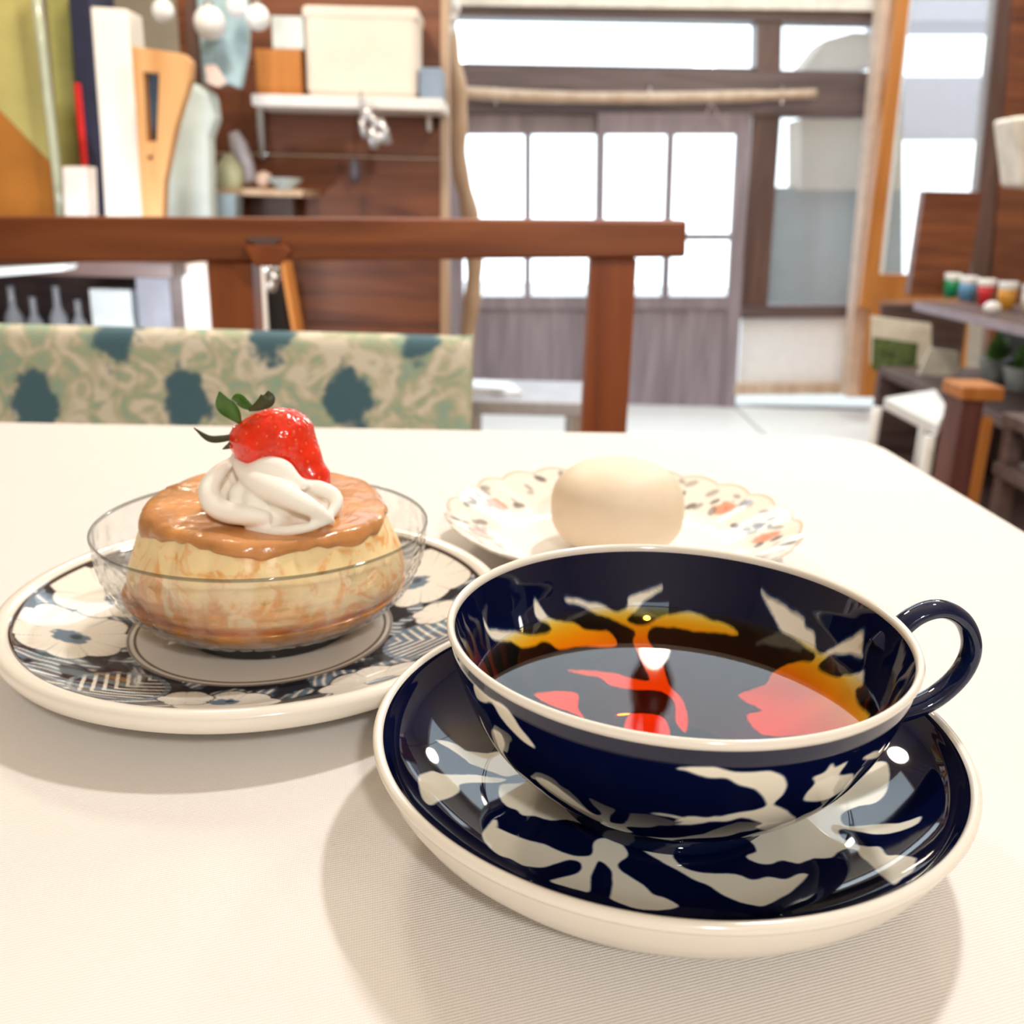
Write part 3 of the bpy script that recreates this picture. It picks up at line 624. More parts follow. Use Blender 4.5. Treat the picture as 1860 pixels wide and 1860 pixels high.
bevel(MB().box((B.x+.011, 1.91, (zs2+FLOOR)/2-.02), (.022, .022, zs2-FLOOR-.04)).build('leg', W_OAK, so), .003)
bevel(MB().box(((A.x+B.x)/2+.012, 1.945, zs2+.008), (B.x-A.x+.04, .10, .028)).build('seat', W_OAK, so), .004)
# second low table at the right edge with a blue booklet and a white bowl
lt2 = thing('low_table', at(1850, 830, 1.6), 'dark low table at the right edge beside the boxy stool', 'table'); lt2.location.z = FLOOR
za = at(1850, 800, 1.6).z; A = at(1912, 800, 1.66)
bevel(MB().box((A.x+.25, 1.73, za-.012), (.5, .24, .024)).build('tabletop', W_DARK, lt2), .003)
zb_ = at(1850, 902, 1.6).z
bevel(MB().box((A.x+.25, 1.73, zb_-.012), (.5, .24, .024)).build('lower_shelf', W_DARK, lt2), .003)
for sx in (.02, .48):
    for sy in (1.63, 1.83): bevel(MB().box((A.x+sx, sy, (za-.024+FLOOR)/2), (.03, .03, za-.024-FLOOR)).build('leg', W_DARK, lt2), .002)
o = MB().box((A.x+.12, 1.70, za+.006), (.2, .14, .012)).build('booklet', plain('slate_blue_booklet', hexc('#6f80a8'), rough=.4)); solo(o, 'slate blue booklet on the dark low table at the right edge', 'booklet')
o = MB().box((A.x+.10, 1.72, za+.03), (.16, .12, .03)).build('red_book', plain('dusty_red_cover', hexc('#a3574a'), rough=.5)); o.location.z = za+.0121; solo(o, 'dusty red book lying on the slate blue booklet', 'book')
o = MB().lathe([(.03, 0), (.05, .012), (.075, .035), (.07, .035), (.045, .014), (.001, .01)], (A.x+.11, 1.74, zb_), 28, True).build('white_bowl', WHITE, smooth=True); solo(o, 'white bowl on the lower shelf of the dark low table', 'bowl')
# white lamp shade at the right edge
lp = thing('paper_wall_lamp', at(1872, 280, 2.6), 'white paper lamp shade cut by the right edge', 'lamp')
board('lamp_shade', [(1842, 212), (1990, 200), (1985, 350), (1856, 338)], 2.6, .12, plain('white_lamp_paper', hexc('#f3efe9'), rough=.8), lp, .01)
MB().tube([at(1905, 212, 2.66), Vector((at(1905, 212, 2.66).x, 2.66, CEIL))], .005, 8).build('cord', BLACK, lp)

# ---- chair with woven leaf-and-tulip upholstery across the table
def floral(name):
    m, nt, b = nodes(name)
    tc = N(nt, 'ShaderNodeTexCoord'); n1 = N(nt, 'ShaderNodeTexNoise', Scale=34., Detail=5., Distortion=1.6); nt.links.new(tc.outputs['Object'], n1.inputs['Vector'])
    r1 = N(nt, 'ShaderNodeValToRGB'); e = r1.color_ramp.elements
    e[0].position = .36; e[0].color = c4(hexc('#9fb8a6')); e[1].position = .60; e[1].color = c4(hexc('#e4dac8'))
    k = e.new(.46); k.color = c4(hexc('#b4bb9c')); k = e.new(.53); k.color = c4(hexc('#d0c7ae'))
    nt.links.new(n1.outputs[0], r1.inputs[0])
    at_ = N(nt, 'ShaderNodeAttribute', attribute_name='tulip')
    n2 = N(nt, 'ShaderNodeTexNoise', Scale=70., Detail=4.); nt.links.new(tc.outputs['Object'], n2.inputs['Vector'])
    ad = N(nt, 'ShaderNodeMath', operation='MULTIPLY_ADD'); ad.inputs[1].default_value = 1.5; nt.links.new(n2.outputs[0], ad.inputs[0]); nt.links.new(at_.outputs['Fac'], ad.inputs[2])
    r2 = N(nt, 'ShaderNodeMapRange'); r2.inputs[1].default_value = .55; r2.inputs[2].default_value = .85; r2.inputs[3].default_value = 1; r2.inputs[4].default_value = 0; nt.links.new(ad.outputs[0], r2.inputs[0])
    mx = N(nt, 'ShaderNodeMix', data_type='RGBA'); nt.links.new(r2.outputs[0], mx.inputs[0]); nt.links.new(r1.outputs[0], mx.inputs[6]); mx.inputs[7].default_value = c4(hexc('#4c6c79'))
    nt.links.new(mx.outputs[2], b.inputs['Base Color']); b.inputs['Roughness'].default_value = .85
    return m
YC = .86
ch = thing('upholstered_chair', at(300, 700, YC), 'low-backed chair with leaf and blue tulip upholstery across the table', 'chair'); ch.location.z = FLOOR
FM = floral('leaf_and_tulip_fabric')
zc1 = at(400, 601, YC).z; xc0 = at(-330, 650, YC).x; xc1 = at(858, 650, YC).x
nx, nz_ = 150, 44; V = []; F = []; tul = []
TP = [((205, 612), 1), ((487, 612), 1), ((762, 610), 1), ((-75, 614), 1), ((65, 728), 0), ((340, 722), 0), ((632, 722), 0), ((-210, 730), 0)]
TP = [(at(p[0][0], p[0][1], YC), p[1]) for p in TP]
zbot = -.20
for j in range(nz_+1):
    for i in range(nx+1):
        u_ = i/nx; v_ = j/nz_; x = xc0+(xc1-xc0)*u_; z = zbot+(zc1-zbot)*v_
        rx = min(x-xc0, xc1-x); rz = zc1-z; rc = .012
        y = YC
        for d_ in (rx, rz):
            if d_ < rc: y += rc-math.sqrt(max(0, rc*rc-(rc-d_)**2))
        V.append(Vector((x, y, z)))
        best = 9
        for (c, up_) in TP:
            dx, dz = (x-c.x)/.026, (z-c.z)/.026
            if up_: d_ = math.hypot(dx*(1+max(0, -dz)*.5), dz*.85)-.85
            else: d_ = math.hypot(dx*(1+max(0, dz)*.5), dz*.8)-.95
            best = min(best, d_)
        tul.append(best)
for j in range(nz_):
    for i in range(nx):
        a_ = j*(nx+1)+i; F.append((a_, a_+1, a_+nx+2, a_+nx+1))
cb = obj('backrest', V, F, FM, ch, True)
at_l = cb.data.attributes.new('tulip', 'FLOAT', 'POINT'); at_l.data.foreach_set('value', tul)
so_ = cb.modifiers.new('thick', 'SOLIDIFY'); so_.thickness = .05; so_.offset = -1
for q in cb.data.polygons: pass
bevel(MB().box(((xc0+xc1)/2, YC-.14, -.27), (xc1-xc0, .40, .09)).build('seat', FM, ch), .015, 3)
for sx in (xc0+.05, xc1-.05):
    for sy in (YC+.02, YC-.30): bevel(MB().box((sx, sy, (-.315+FLOOR)/2), (.035, .035, -.315-FLOOR)).build('leg', W_POST, ch), .003)

# ================================================================== THE TABLE
ang = R(2.3); U = Vector((math.cos(ang), math.sin(ang), 0)); Vv = Vector((math.sin(ang), -math.cos(ang), 0))
CORN = Vector((.252, .681, 0)); TW, TD = 1.25, .80
def tpt(a_, b_, z=0): return CORN-U*a_+Vv*b_+Vector((0, 0, z))      # a_: from right edge leftwards, b_: from far edge towards the diner
dt = thing('dining_table', tpt(TW/2, TD/2, FLOOR), 'square-legged wooden dining table under the white cloth', 'table')
bevel(MB().slab([tpt(.006, .006, -.004), tpt(TW-.006, .006, -.004), tpt(TW-.006, TD-.006, -.004), tpt(.006, TD-.006, -.004)], (0, 0, -.03)).build('tabletop', W_DARK, dt), .004)
for a_ in (.05, TW-.05):
    for b_ in (.05, TD-.05):
        q = tpt(a_, b_); MB().box((q.x, q.y, (FLOOR-.034)/2), (.05, .05, -FLOOR-.034), Matrix.Rotation(ang, 3, 'Z')).build('leg', W_DARKV, dt)
def cloth_mat():
    m, nt, b = nodes('white_twill_cotton')
    tc = N(nt, 'ShaderNodeTexCoord'); mp = N(nt, 'ShaderNodeMapping'); mp.inputs['Rotation'].default_value = (0, 0, R(71)); nt.links.new(tc.outputs['Object'], mp.inputs['Vector'])
    wv = N(nt, 'ShaderNodeTexWave', Scale=400., Distortion=.6, Detail=1.); wv.inputs['Detail Scale'].default_value = .4; nt.links.new(mp.outputs[0], wv.inputs['Vector'])
    mp2 = N(nt, 'ShaderNodeMapping'); mp2.inputs['Rotation'].default_value = (0, 0, R(-8)); nt.links.new(tc.outputs['Object'], mp2.inputs['Vector'])
    wv2 = N(nt, 'ShaderNodeTexWave', Scale=560., Distortion=.5); nt.links.new(mp2.outputs[0], wv2.inputs['Vector'])
    ad = N(nt, 'ShaderNodeMath', operation='MULTIPLY_ADD'); ad.inputs[1].default_value = .35; nt.links.new(wv2.outputs['Fac'], ad.inputs[0]); nt.links.new(wv.outputs['Fac'], ad.inputs[2])
    bp = N(nt, 'ShaderNodeBump', Strength=.7, Distance=.00014); nt.links.new(ad.outputs[0], bp.inputs['Height']); nt.links.new(bp.outputs[0], b.inputs['Normal'])
    rp = N(nt, 'ShaderNodeMapRange'); rp.inputs[1].default_value = 0; rp.inputs[2].default_value = 1.35; rp.inputs[3].default_value = .84; rp.inputs[4].default_value = 1.05; nt.links.new(ad.outputs[0], rp.inputs[0])
    mx = N(nt, 'ShaderNodeVectorMath', operation='SCALE'); mx.inputs[0].default_value = hexc('#f0ebe7'); nt.links.new(rp.outputs[0], mx.inputs['Scale'])
    nt.links.new(mx.outputs[0], b.inputs['Base Color']); b.inputs['Roughness'].default_value = .85; b.inputs['Specular IOR Level'].default_value = .2
    return m
# rounded outline
out = []; rc = .035; W2, D2 = TW, TD
def arc(cx, cy, a0):
    for k in range(9): t = a0+math.pi/2*k/8; out.append((cx+rc*math.cos(t), cy+rc*math.sin(t)))
def line(p, q, n):
    for k in range(1, n): out.append((p[0]+(q[0]-p[0])*k/n, p[1]+(q[1]-p[1])*k/n))
# local coords: x = a_ , y = b_
arc(W2-rc, D2-rc, 0); line((W2-rc, D2), (rc, D2), 60); arc(rc, D2-rc, math.pi/2); line((0, D2-rc), (0, rc), 40); arc(rc, rc, math.pi); line((rc, 0), (W2-rc, 0), 60); arc(W2-rc, rc, 1.5*math.pi); line((W2, rc), (W2, D2-rc), 40)
V = []; F = []; cx_, cy_ = TW/2, TD/2; nO = len(out); rings = [0.02]+[i/24 for i in range(1, 24)]+[.985, 1.0]
for s_ in rings:
    for (x, y) in out:
        px_, py_ = cx_+(x-cx_)*s_, cy_+(y-cy_)*s_
        wz = .0000 if s_ > .98 else 0
        q = tpt(px_, py_, 0); nzv = noise.noise(Vector((q.x*3.1, q.y*3.1, 5)))
        V.append(tpt(px_, py_, -.0006+.0006*nzv))
for j, (ofs, z) in enumerate(((.003, -.0012), (.0048, -.004), (.0055, -.010), (.007, -.05), (.010, -.09), (.014, -.14), (.018, -.19))):
    for i, (x, y) in enumerate(out):
        dx, dy = x-cx_, y-cy_; nx_ = 1 if x > W2-rc*.5 else (-1 if x < rc*.5 else 0); ny_ = 1 if y > D2-rc*.5 else (-1 if y < rc*.5 else 0)
        if nx_ == 0 and ny_ == 0: nx_, ny_ = (1 if dx > 0 else -1)*.7, (1 if dy > 0 else -1)*.7
        fold = (.012*math.sin(i*.55)+.006*math.sin(i*1.3))*max(0, (j-2)/4) if j > 2 else 0
        V.append(tpt(x+nx_*(ofs+fold*abs(nx_)), y+ny_*(ofs+fold*abs(ny_)), z))
nr = len(rings)+7
for j in range(nr-1):
    for i in range(nO): F.append((j*nO+i, j*nO+(i+1) % nO, (j+1)*nO+(i+1) % nO, (j+1)*nO+i))
F.append(tuple(range(nO)))
tcl = fix_normals(obj('tablecloth', V, F, cloth_mat(), None, True)); tag(tcl, 'white twill tablecloth covering the whole table top', 'tablecloth')

# ================================================================== PORCELAIN
def closed_smooth(poly, k=3):
    P = [np.array(p, float) for p in poly]; n = len(P); out_ = []
    for i in range(n):
        a, b, c, d = P[i-1], P[i], P[(i+1) % n], P[(i+2) % n]
        for j in range(k):
            t = j/k; out_.append(.5*(2*b+(c-a)*t+(2*a-5*b+4*c-d)*t*t+(3*b-a-3*c+d)*t**3))
    return np.array(out_)
def sdf(pts, polys):
    """signed distance (negative inside) to the union of closed polygons"""
    best = np.full(len(pts), 99.)
    for P in polys:
        P = closed_smooth(P); A = P; B = np.roll(P, -1, 0)
        lo, hi = P.min(0)-4, P.max(0)+4
        sel = np.where((pts[:, 0] > lo[0]) & (pts[:, 0] < hi[0]) & (pts[:, 1] > lo[1]) & (pts[:, 1] < hi[1]))[0]
        if not len(sel): continue
        q = pts[sel]; d = np.full(len(q), 1e9); ins = np.zeros(len(q), bool)
        for a, b in zip(A, B):
            ab = b-a; L = (ab**2).sum()
            if L < 1e-12: continue
            t = np.clip(((q-a) @ ab)/L, 0, 1); d = np.minimum(d, ((q-a-t[:, None]*ab)**2).sum(1))
            c = (a[1] > q[:, 1]) != (b[1] > q[:, 1])
            with np.errstate(divide='ignore', invalid='ignore'): xx = (b[0]-a[0])*(q[:, 1]-a[1])/(b[1]-a[1])+a[0]
            ins ^= c & (q[:, 0] < xx)
        d = np.sqrt(d); d[ins] *= -1
        best[sel] = np.minimum(best[sel], d)
    return np.clip(best, -4, 4)
def resample(prof, n):
    P = np.array(prof, float); P = np.array(smooth_path([tuple(p) for p in P], 8)); s = np.r_[0, np.cumsum(np.hypot(*np.diff(P, axis=0).T))]
    t = np.linspace(0, s[-1], n); return [(max(0., float(np.interp(v, s, P[:, 0]))), float(np.interp(v, s, P[:, 1]))) for v in t]
def lathe_obj(name, prof, c, mat, parent, nth, attr=None, smooth=True):
    mb = MB().lathe(prof, (c[0], c[1], 0), nth)
    o = obj(name, mb.v, mb.f, mat, parent, smooth)
    if attr is not None:
        at_l = o.data.attributes.new('motif', 'FLOAT', 'POINT'); at_l.data.foreach_set('value', attr(np.array([tuple(v) for v in mb.v])))
    return o
SAUCER_MOTIFS=[[(-42.6,-21.6),(-36.0,-24.9),(-31.3,-26.4),(-27.0,-29.1),(-23.1,-30.4),(-20.4,-30.1),(-19.6,-28.4),(-19.4,-25.3),(-18.0,-23.6),(-15.7,-23.5),(-13.0,-25.3),(-11.7,-28.1),(-11.9,-30.2),(-14.1,-32.8),(-13.7,-35.2),(-11.6,-37.5),(-9.2,-40.0),(-7.6,-43.2),(-4.7,-44.9),(-2.5,-47.9),(-10.6,-50.1),(-16.9,-46.9),(-16.9,-44.1),(-16.2,-39.5),(-16.0,-35.7),(-17.1,-33.1),(-18.6,-31.9),(-19.6,-33.9),(-21.0,-38.2),(-21.7,-43.9),(-24.1,-43.9),(-30.4,-42.2),(-27.4,-39.3),(-24.1,-37.1),(-22.7,-35.1),(-22.7,-33.2),(-23.8,-32.1),(-26.0,-32.3),(-28.8,-34.0),(-31.5,-35.9),(-34.2,-36.7),(-36.4,-36.7),(-39.0,-35.0),(-41.5,-34.6),(-43.9,-31.8),(-45.7,-27.4),(-45.2,-23.6),(-43.7,-19.0),(-42.4,-18.4),(-42.1,-21.5)],[(-35.2,-0.5),(-41.5,-1.9),(-42.3,-5.1),(-41.6,-9.0),(-39.9,-11.8),(-37.6,-13.0),(-36.1,-15.1),(-32.9,-15.3),(-29.4,-16.9),(-25.2,-16.4),(-20.7,-18.0),(-20.6,-13.5),(-17.4,-3.9),(-28.5,5.7)],[(-59.6,9.2),(-56.7,11.1),(-53.9,11.3),(-51.8,10.0),(-49.2,10.4),(-45.6,11.4),(-42.8,13.1),(-36.6,13.5),(-34.4,5.4),(-38.1,2.4),(-40.6,1.4),(-43.9,3.0),(-47.7,4.3),(-50.2,4.7),(-51.8,6.2),(-55.5,8.2)],[(-62.1,-9.7),(-59.4,-5.1),(-56.6,-4.4),(-50.0,-0.2),(-45.0,0.5),(-40.1,0.3),(-42.5,-1.8),(-47.4,-2.8),(-52.1,-6.3),(-52.1,-9.5),(-54.4,-14.4),(-56.5,-17.8),(-58.0,-21.5),(-59.3,-22.0),(-61.0,-18.8),(-62.0,-13.7)],[(18.2,-21.8),(17.8,-11.8),(31.4,-1.7),(52.2,5.6),(56.2,5.9),(59.3,5.2),(60.2,2.6),(58.9,-2.2),(56.2,-7.2),(52.4,-10.0),(48.8,-9.7),(44.4,-11.5),(43.0,-13.9),(43.1,-16.5),(44.8,-17.5),(49.0,-18.3),(52.3,-19.7),(54.2,-20.9),(57.2,-21.4),(58.8,-21.8),(57.3,-23.8),(55.0,-24.4),(51.9,-24.2),(49.0,-23.3),(46.5,-21.5),(44.2,-19.5),(42.0,-18.2),(40.8,-19.4),(40.8,-21.8),(42.2,-24.3),(44.7,-27.1),(47.1,-28.5),(46.9,-32.8),(49.1,-34.4),(51.1,-38.0),(50.2,-40.4),(48.2,-43.9),(45.2,-45.7),(42.8,-47.8),(42.7,-44.4),(42.7,-40.2),(42.7,-35.6),(42.0,-30.4),(42.0,-28.1),(40.4,-26.5),(37.9,-27.4),(35.8,-29.4),(31.9,-29.4),(31.2,-29.7),(28.1,-31.2),(26.3,-30.7),(24.0,-30.1),(21.2,-31.5),(18.6,-31.2),(16.1,-28.9),(19.0,-27.0),(19.0,-24.5)],[(-7.6,-27.0),(-1.4,-28.1),(-1.2,-30.2),(1.0,-33.5),(5.5,-35.2),(12.2,-35.3),(15.7,-37.3),(19.5,-36.0),(23.3,-37.0),(26.9,-35.1),(28.7,-35.5),(25.9,-38.8),(22.2,-42.7),(15.8,-47.4),(13.4,-46.9),(11.2,-45.6),(8.0,-42.8),(5.6,-39.8),(3.0,-37.8),(-0.3,-34.8),(-4.1,-31.5),(-6.5,-29.1)]]
CUP_OUTER_MOTIFS_AND_GLINT=[[(-98.5,48.3),(-96.3,49.1),(-91.6,49.5),(-86.7,48.1),(-83.7,48.0),(-79.7,48.0),(-76.3,46.3),(-74.3,43.6),(-74.3,40.8),(-75.5,37.9),(-72.8,36.1),(-68.9,33.2),(-62.1,26.7),(-66.7,24.1),(-76.5,29.3),(-75.4,30.9),(-81.8,34.0),(-85.0,32.9),(-88.7,32.9),(-94.3,32.6),(-97.6,31.9),(-94.6,34.4),(-89.0,34.3),(-83.4,35.9),(-78.5,36.7),(-77.2,37.8),(-78.6,40.1),(-81.6,43.1),(-85.2,44.7),(-88.1,46.6),(-92.5,46.6),(-96.2,47.9)],[(-64.4,47.1),(-62.6,45.5),(-59.4,46.1),(-60.0,42.6),(-53.7,40.6),(-52.3,37.0),(-55.0,34.5),(-59.9,34.4),(-66.6,36.7),(-67.6,39.3),(-66.7,42.3),(-68.5,44.4),(-65.3,44.9)],[(-53.5,44.8),(-49.7,45.1),(-44.2,43.3),(-42.5,43.6),(-42.9,40.8)],[(-151.8,50.5),(-147.6,50.5),(-142.9,50.8),(-139.1,51.1),(-136.5,49.6),(-134.9,47.5),(-131.6,44.6),(-131.4,43.4),(-134.2,43.6),(-138.1,45.1),(-141.4,46.9),(-143.9,49.4),(-148.5,47.6),(-151.7,47.1)],[(-148.4,40.2),(-143.7,41.6),(-143.4,38.5),(-148.6,33.1),(-153.7,30.8),(-151.7,34.8)],[(-135.0,32.8),(-129.8,34.1),(-123.4,30.8),(-117.3,25.9),(-115.7,23.4),(-120.1,23.6),(-128.0,27.4),(-134.3,30.4)],[(-103.6,33.9),(-99.1,34.5),(-92.9,33.3),(-88.3,34.8),(-87.9,33.6),(-92.2,31.7),(-97.4,30.7),(-95.7,32.6),(-99.0,33.5)]]  # leaf figures, plus a thin low band that paints a reflection
CUP_INNER_MOTIFS=[[(-48.6,20.0),(-47.0,20.7),(-45.8,22.3),(-43.9,24.7),(-39.6,29.6),(-34.8,33.1),(-30.7,36.4),(-29.2,38.1),(-30.7,38.1),(-33.5,36.9),(-34.4,37.6),(-34.3,38.9),(-32.5,39.3),(-30.7,39.3),(-27.8,40.2),(-22.4,42.4),(-18.9,42.8),(-14.1,44.1),(-11.6,44.4),(-9.5,42.9),(-10.4,41.7),(-16.2,40.3),(-21.7,38.3),(-27.0,35.4),(-29.5,35.1),(-32.0,34.0),(-34.0,31.5),(-37.1,28.8),(-39.9,26.8),(-41.2,25.9),(-43.8,23.1),(-46.0,20.4),(-47.7,19.5)],[(-25.4,44.5),(-21.8,46.3),(-18.5,47.1),(-14.2,48.0),(-10.9,47.9),(-8.3,48.2),(-6.2,49.2),(-5.8,50.3),(-1.9,51.2),(4.1,51.7),(2.7,51.2),(-1.1,50.2),(-3.3,48.8),(-6.2,47.5),(-5.1,46.8),(-0.8,46.9),(2.8,47.9),(8.0,48.1),(13.2,47.4),(18.7,44.9),(23.2,42.4),(25.6,39.8),(19.6,42.6),(13.1,44.6),(8.0,46.0),(3.1,46.5),(0.2,45.6),(0.4,43.6),(3.5,40.6),(5.3,33.6),(8.7,28.7),(9.5,22.7),(7.8,16.4),(5.9,21.1),(6.3,27.9),(2.7,31.4),(-3.6,31.7),(-11.7,31.8),(-15.6,33.2),(-24.6,31.5),(-17.2,34.2),(-10.6,35.5),(-5.0,34.9),(-0.2,34.7),(-2.2,39.4),(-4.5,43.3),(-3.7,45.4),(-6.2,46.3),(-11.6,46.6),(-17.1,46.0),(-20.7,45.6),(-24.3,44.5)],[(-34.2,18.2),(-27.9,24.0),(-21.5,26.4),(-21.7,21.6),(-20.0,18.6),(-24.9,19.0)],[(-8.5,20.3),(-5.9,24.0),(1.9,23.7),(3.6,19.1),(2.1,13.5),(-8.2,15.6)],[(31.6,42.5),(33.5,40.3),(36.6,37.4),(38.4,35.0),(40.2,33.1),(41.4,31.0),(41.5,29.7),(43.1,26.6),(43.1,24.4),(43.9,21.7),(45.5,20.4),(48.0,18.1),(49.9,15.7),(51.3,13.6),(50.9,10.6),(50.5,9.1),(49.2,13.2),(46.6,18.3),(44.3,20.0),(43.1,19.6),(45.9,12.8),(47.3,11.2),(49.2,7.2),(50.0,6.1),(49.1,2.8),(48.1,4.2),(47.5,-0.9),(47.4,-7.8),(46.4,-7.9),(41.2,-1.4),(36.7,3.4),(27.3,10.9),(24.7,19.4),(28.9,18.8),(23.5,26.2),(31.0,25.7),(33.0,27.1),(36.4,26.9),(39.4,25.0),(42.1,22.4),(42.9,23.2),(39.9,28.9),(36.4,33.7),(35.0,36.8),(33.9,38.8),(32.3,41.1)]]

SC_, CC_, PC_, GC_, MC_ = (.0407, .2198), (.0416, .2189), (-.0885, .3182), (-.0868, .3205), (.0499, .4204)

# ---- saucer
sa = thing('saucer', (SC_[0], SC_[1], 0), 'navy saucer with cream leaf figures and white rim under the full teacup', 'saucer')
SAU_IN = [(.0004, .0085), (.020, .0085), (.040, .0085), (.050, .0100), (.060, .0140), (.068, .0195), (.0712, .0245), (.0718, .0262)]
lathe_obj('well', resample(SAU_IN, 110), SC_, NAVY_MOTIF, sa, 540, lambda v: sdf((v[:, :2]-np.array(SC_))*1000, SAUCER_MOTIFS))
lathe_obj('rim', [(.0718, .0262), (.0722, .0269), (.0730, .0272), (.0738, .0269), (.0743, .0262), (.0743, .0254), (.0739, .0247), (.0735, .0245)], SC_, CREAM, sa, 256)
lathe_obj('underside', [(.0735, .0245), (.0731, .0232), (.0716, .0195), (.0690, .0155), (.0648, .0112), (.0590, .0076), (.0500, .0045), (.0450, .0035), (.0440, .0002), (.0420, .0002), (.0410, .0035), (.0004, .0038)], SC_, CREAM, sa, 256)

# ---- cup
cu = thing('teacup', (CC_[0], CC_[1], .0088), 'navy porcelain teacup with cream leaf figures, white rim and looped handle', 'cup')
CUP_OUT = [(.0278, .0138), (.0345, .0168), (.0420, .0228), (.0482, .0305), (.0525, .0395), (.0552, .0480), (.0562, .0535)]
CUP_IN = [(.0004, .0145), (.020, .0150), (.0300, .0185), (.0385, .0240), (.0460, .0320), (.0508, .0410), (.0535, .0490), (.0550, .0538)]
def outer_attr(v):
    th = np.degrees(np.arctan2(v[:, 1]-CC_[1], v[:, 0]-CC_[0])); k = .84
    P = [[(t*k, z) for t, z in m] for m in CUP_OUTER_MOTIFS_AND_GLINT]
    P += [[((t+200)*k, z) for t, z in m] for m in CUP_OUTER_MOTIFS_AND_GLINT[:3]]
    return sdf(np.c_[th*k, v[:, 2]*1000], P)
lathe_obj('outer_wall', resample(CUP_OUT, 90), CC_, NAVY_MOTIF, cu, 540, outer_attr)
lathe_obj('inner_wall', resample(CUP_IN, 110), CC_, NAVY_MOTIF, cu, 540, lambda v: sdf((v[:, :2]-np.array(CC_))*1000, CUP_INNER_MOTIFS))
lathe_obj('rim', [(.0562, .0533), (.0568, .0541), (.0569, .0549), (.0565, .0556), (.0559, .0557), (.0552, .0551), (.0549, .0541), (.0550, .0536)], CC_, CREAM, cu, 256)
lathe_obj('foot_ring', [(.0280, .0139), (.0281, .0124), (.0290, .0092), (.0286, .0087), (.0256, .0087), (.0250, .0100), (.0244, .0122), (.0003, .0128)], CC_, NAVY, cu, 160)
ph = R(7); hp = [(.0535, .0465, 3.4), (.0570, .0505, 3.2), (.0625, .0555, 3.0), (.0690, .0570, 3.0), (.0755, .0535, 3.0), (.0790, .0460, 3.0), (.0770, .0380, 3.0), (.0700, .0310, 3.1), (.0600, .0275, 3.3), (.0465, .0262, 3.6)]
hs_ = smooth_path(hp, 6)
MB().tube([(CC_[0]+r_*math.cos(ph), CC_[1]+r_*math.sin(ph), z) for r_, z, _ in hs_], [(w_*.00115, w_*.00075) for _, _, w_ in hs_], 20, flat=(-math.sin(ph), math.cos(ph), 0)).build('handle', NAVY, cu, True)

# ---- tea
m = bpy.data.materials.new('black_tea'); m.use_nodes = True; nt = m.node_tree; nt.nodes.remove(nt.nodes['Principled BSDF'])
fro, _lw = schlick(nt, .045); g = N(nt, 'ShaderNodeBsdfGlossy'); g.inputs['Roughness'].default_value = 0
t = N(nt, 'ShaderNodeBsdfTransparent'); mx = N(nt, 'ShaderNodeMixShader'); nt.links.new(fro, mx.inputs[0]); nt.links.new(t.outputs[0], mx.inputs[1]); nt.links.new(g.outputs[0], mx.inputs[2])
va = N(nt, 'ShaderNodeVolumeAbsorption'); va.inputs['Color'].default_value = (.995, .83, .0, 1); va.inputs['Density'].default_value = 270
nt.links.new(mx.outputs[0], nt.nodes['Material Output'].inputs['Surface']); nt.links.new(va.outputs[0], nt.nodes['Material Output'].inputs['Volume'])
ZT = .0385
prof = [(r_+.00025, z-.0002) for r_, z in resample(CUP_IN, 60) if z < ZT]
rT = float(np.interp(ZT, [z for _, z in CUP_IN], [r_ for r_, _ in CUP_IN]))
mb = MB().lathe([(.0002, .0142)]+prof[1:]+[(rT+.0003, ZT-.0001), (rT-.0008, ZT-.0003), (rT-.003, ZT-.0004), (.0002, ZT-.0004)], (CC_[0], CC_[1], 0), 128, True, True)
te = mb.build('black_tea', m, None, True); tag(te, 'reddish black tea filling the navy cup', 'tea')

# ---- patterned plate under the glass bowl
def paint_mat(name, rough=.06):
    m, nt, b = nodes(name)
    a_ = N(nt, 'ShaderNodeAttribute', attribute_name='paint'); nt.links.new(a_.outputs['Color'], b.inputs['Base Color'])
    b.inputs['Roughness'].default_value = rough; b.inputs['Specular IOR Level'].default_value = .5; return m
def paint(o, cols):
    ca = o.data.color_attributes.new('paint', 'FLOAT_COLOR', 'POINT'); ca.data.foreach_set('color', np.c_[cols, np.ones(len(cols))].astype(np.float32).ravel())
def nz2(x, y, s, seed=0): # cheap smooth value noise
    return np.array([noise.noise(Vector((a*s, b*s, seed))) for a, b in zip(x, y)])
cream, dark, slate, brown = [np.array(hexc(h)) for h in ('#f1e9dc', '#2b2b33', '#6f8192', '#3b2a22')]
def blend(base, col, mask): return base*(1-mask[:, None])+col*mask[:, None]
def sstep(x, a, b): t = np.clip((x-a)/(b-a), 0, 1); return t*t*(3-2*t)
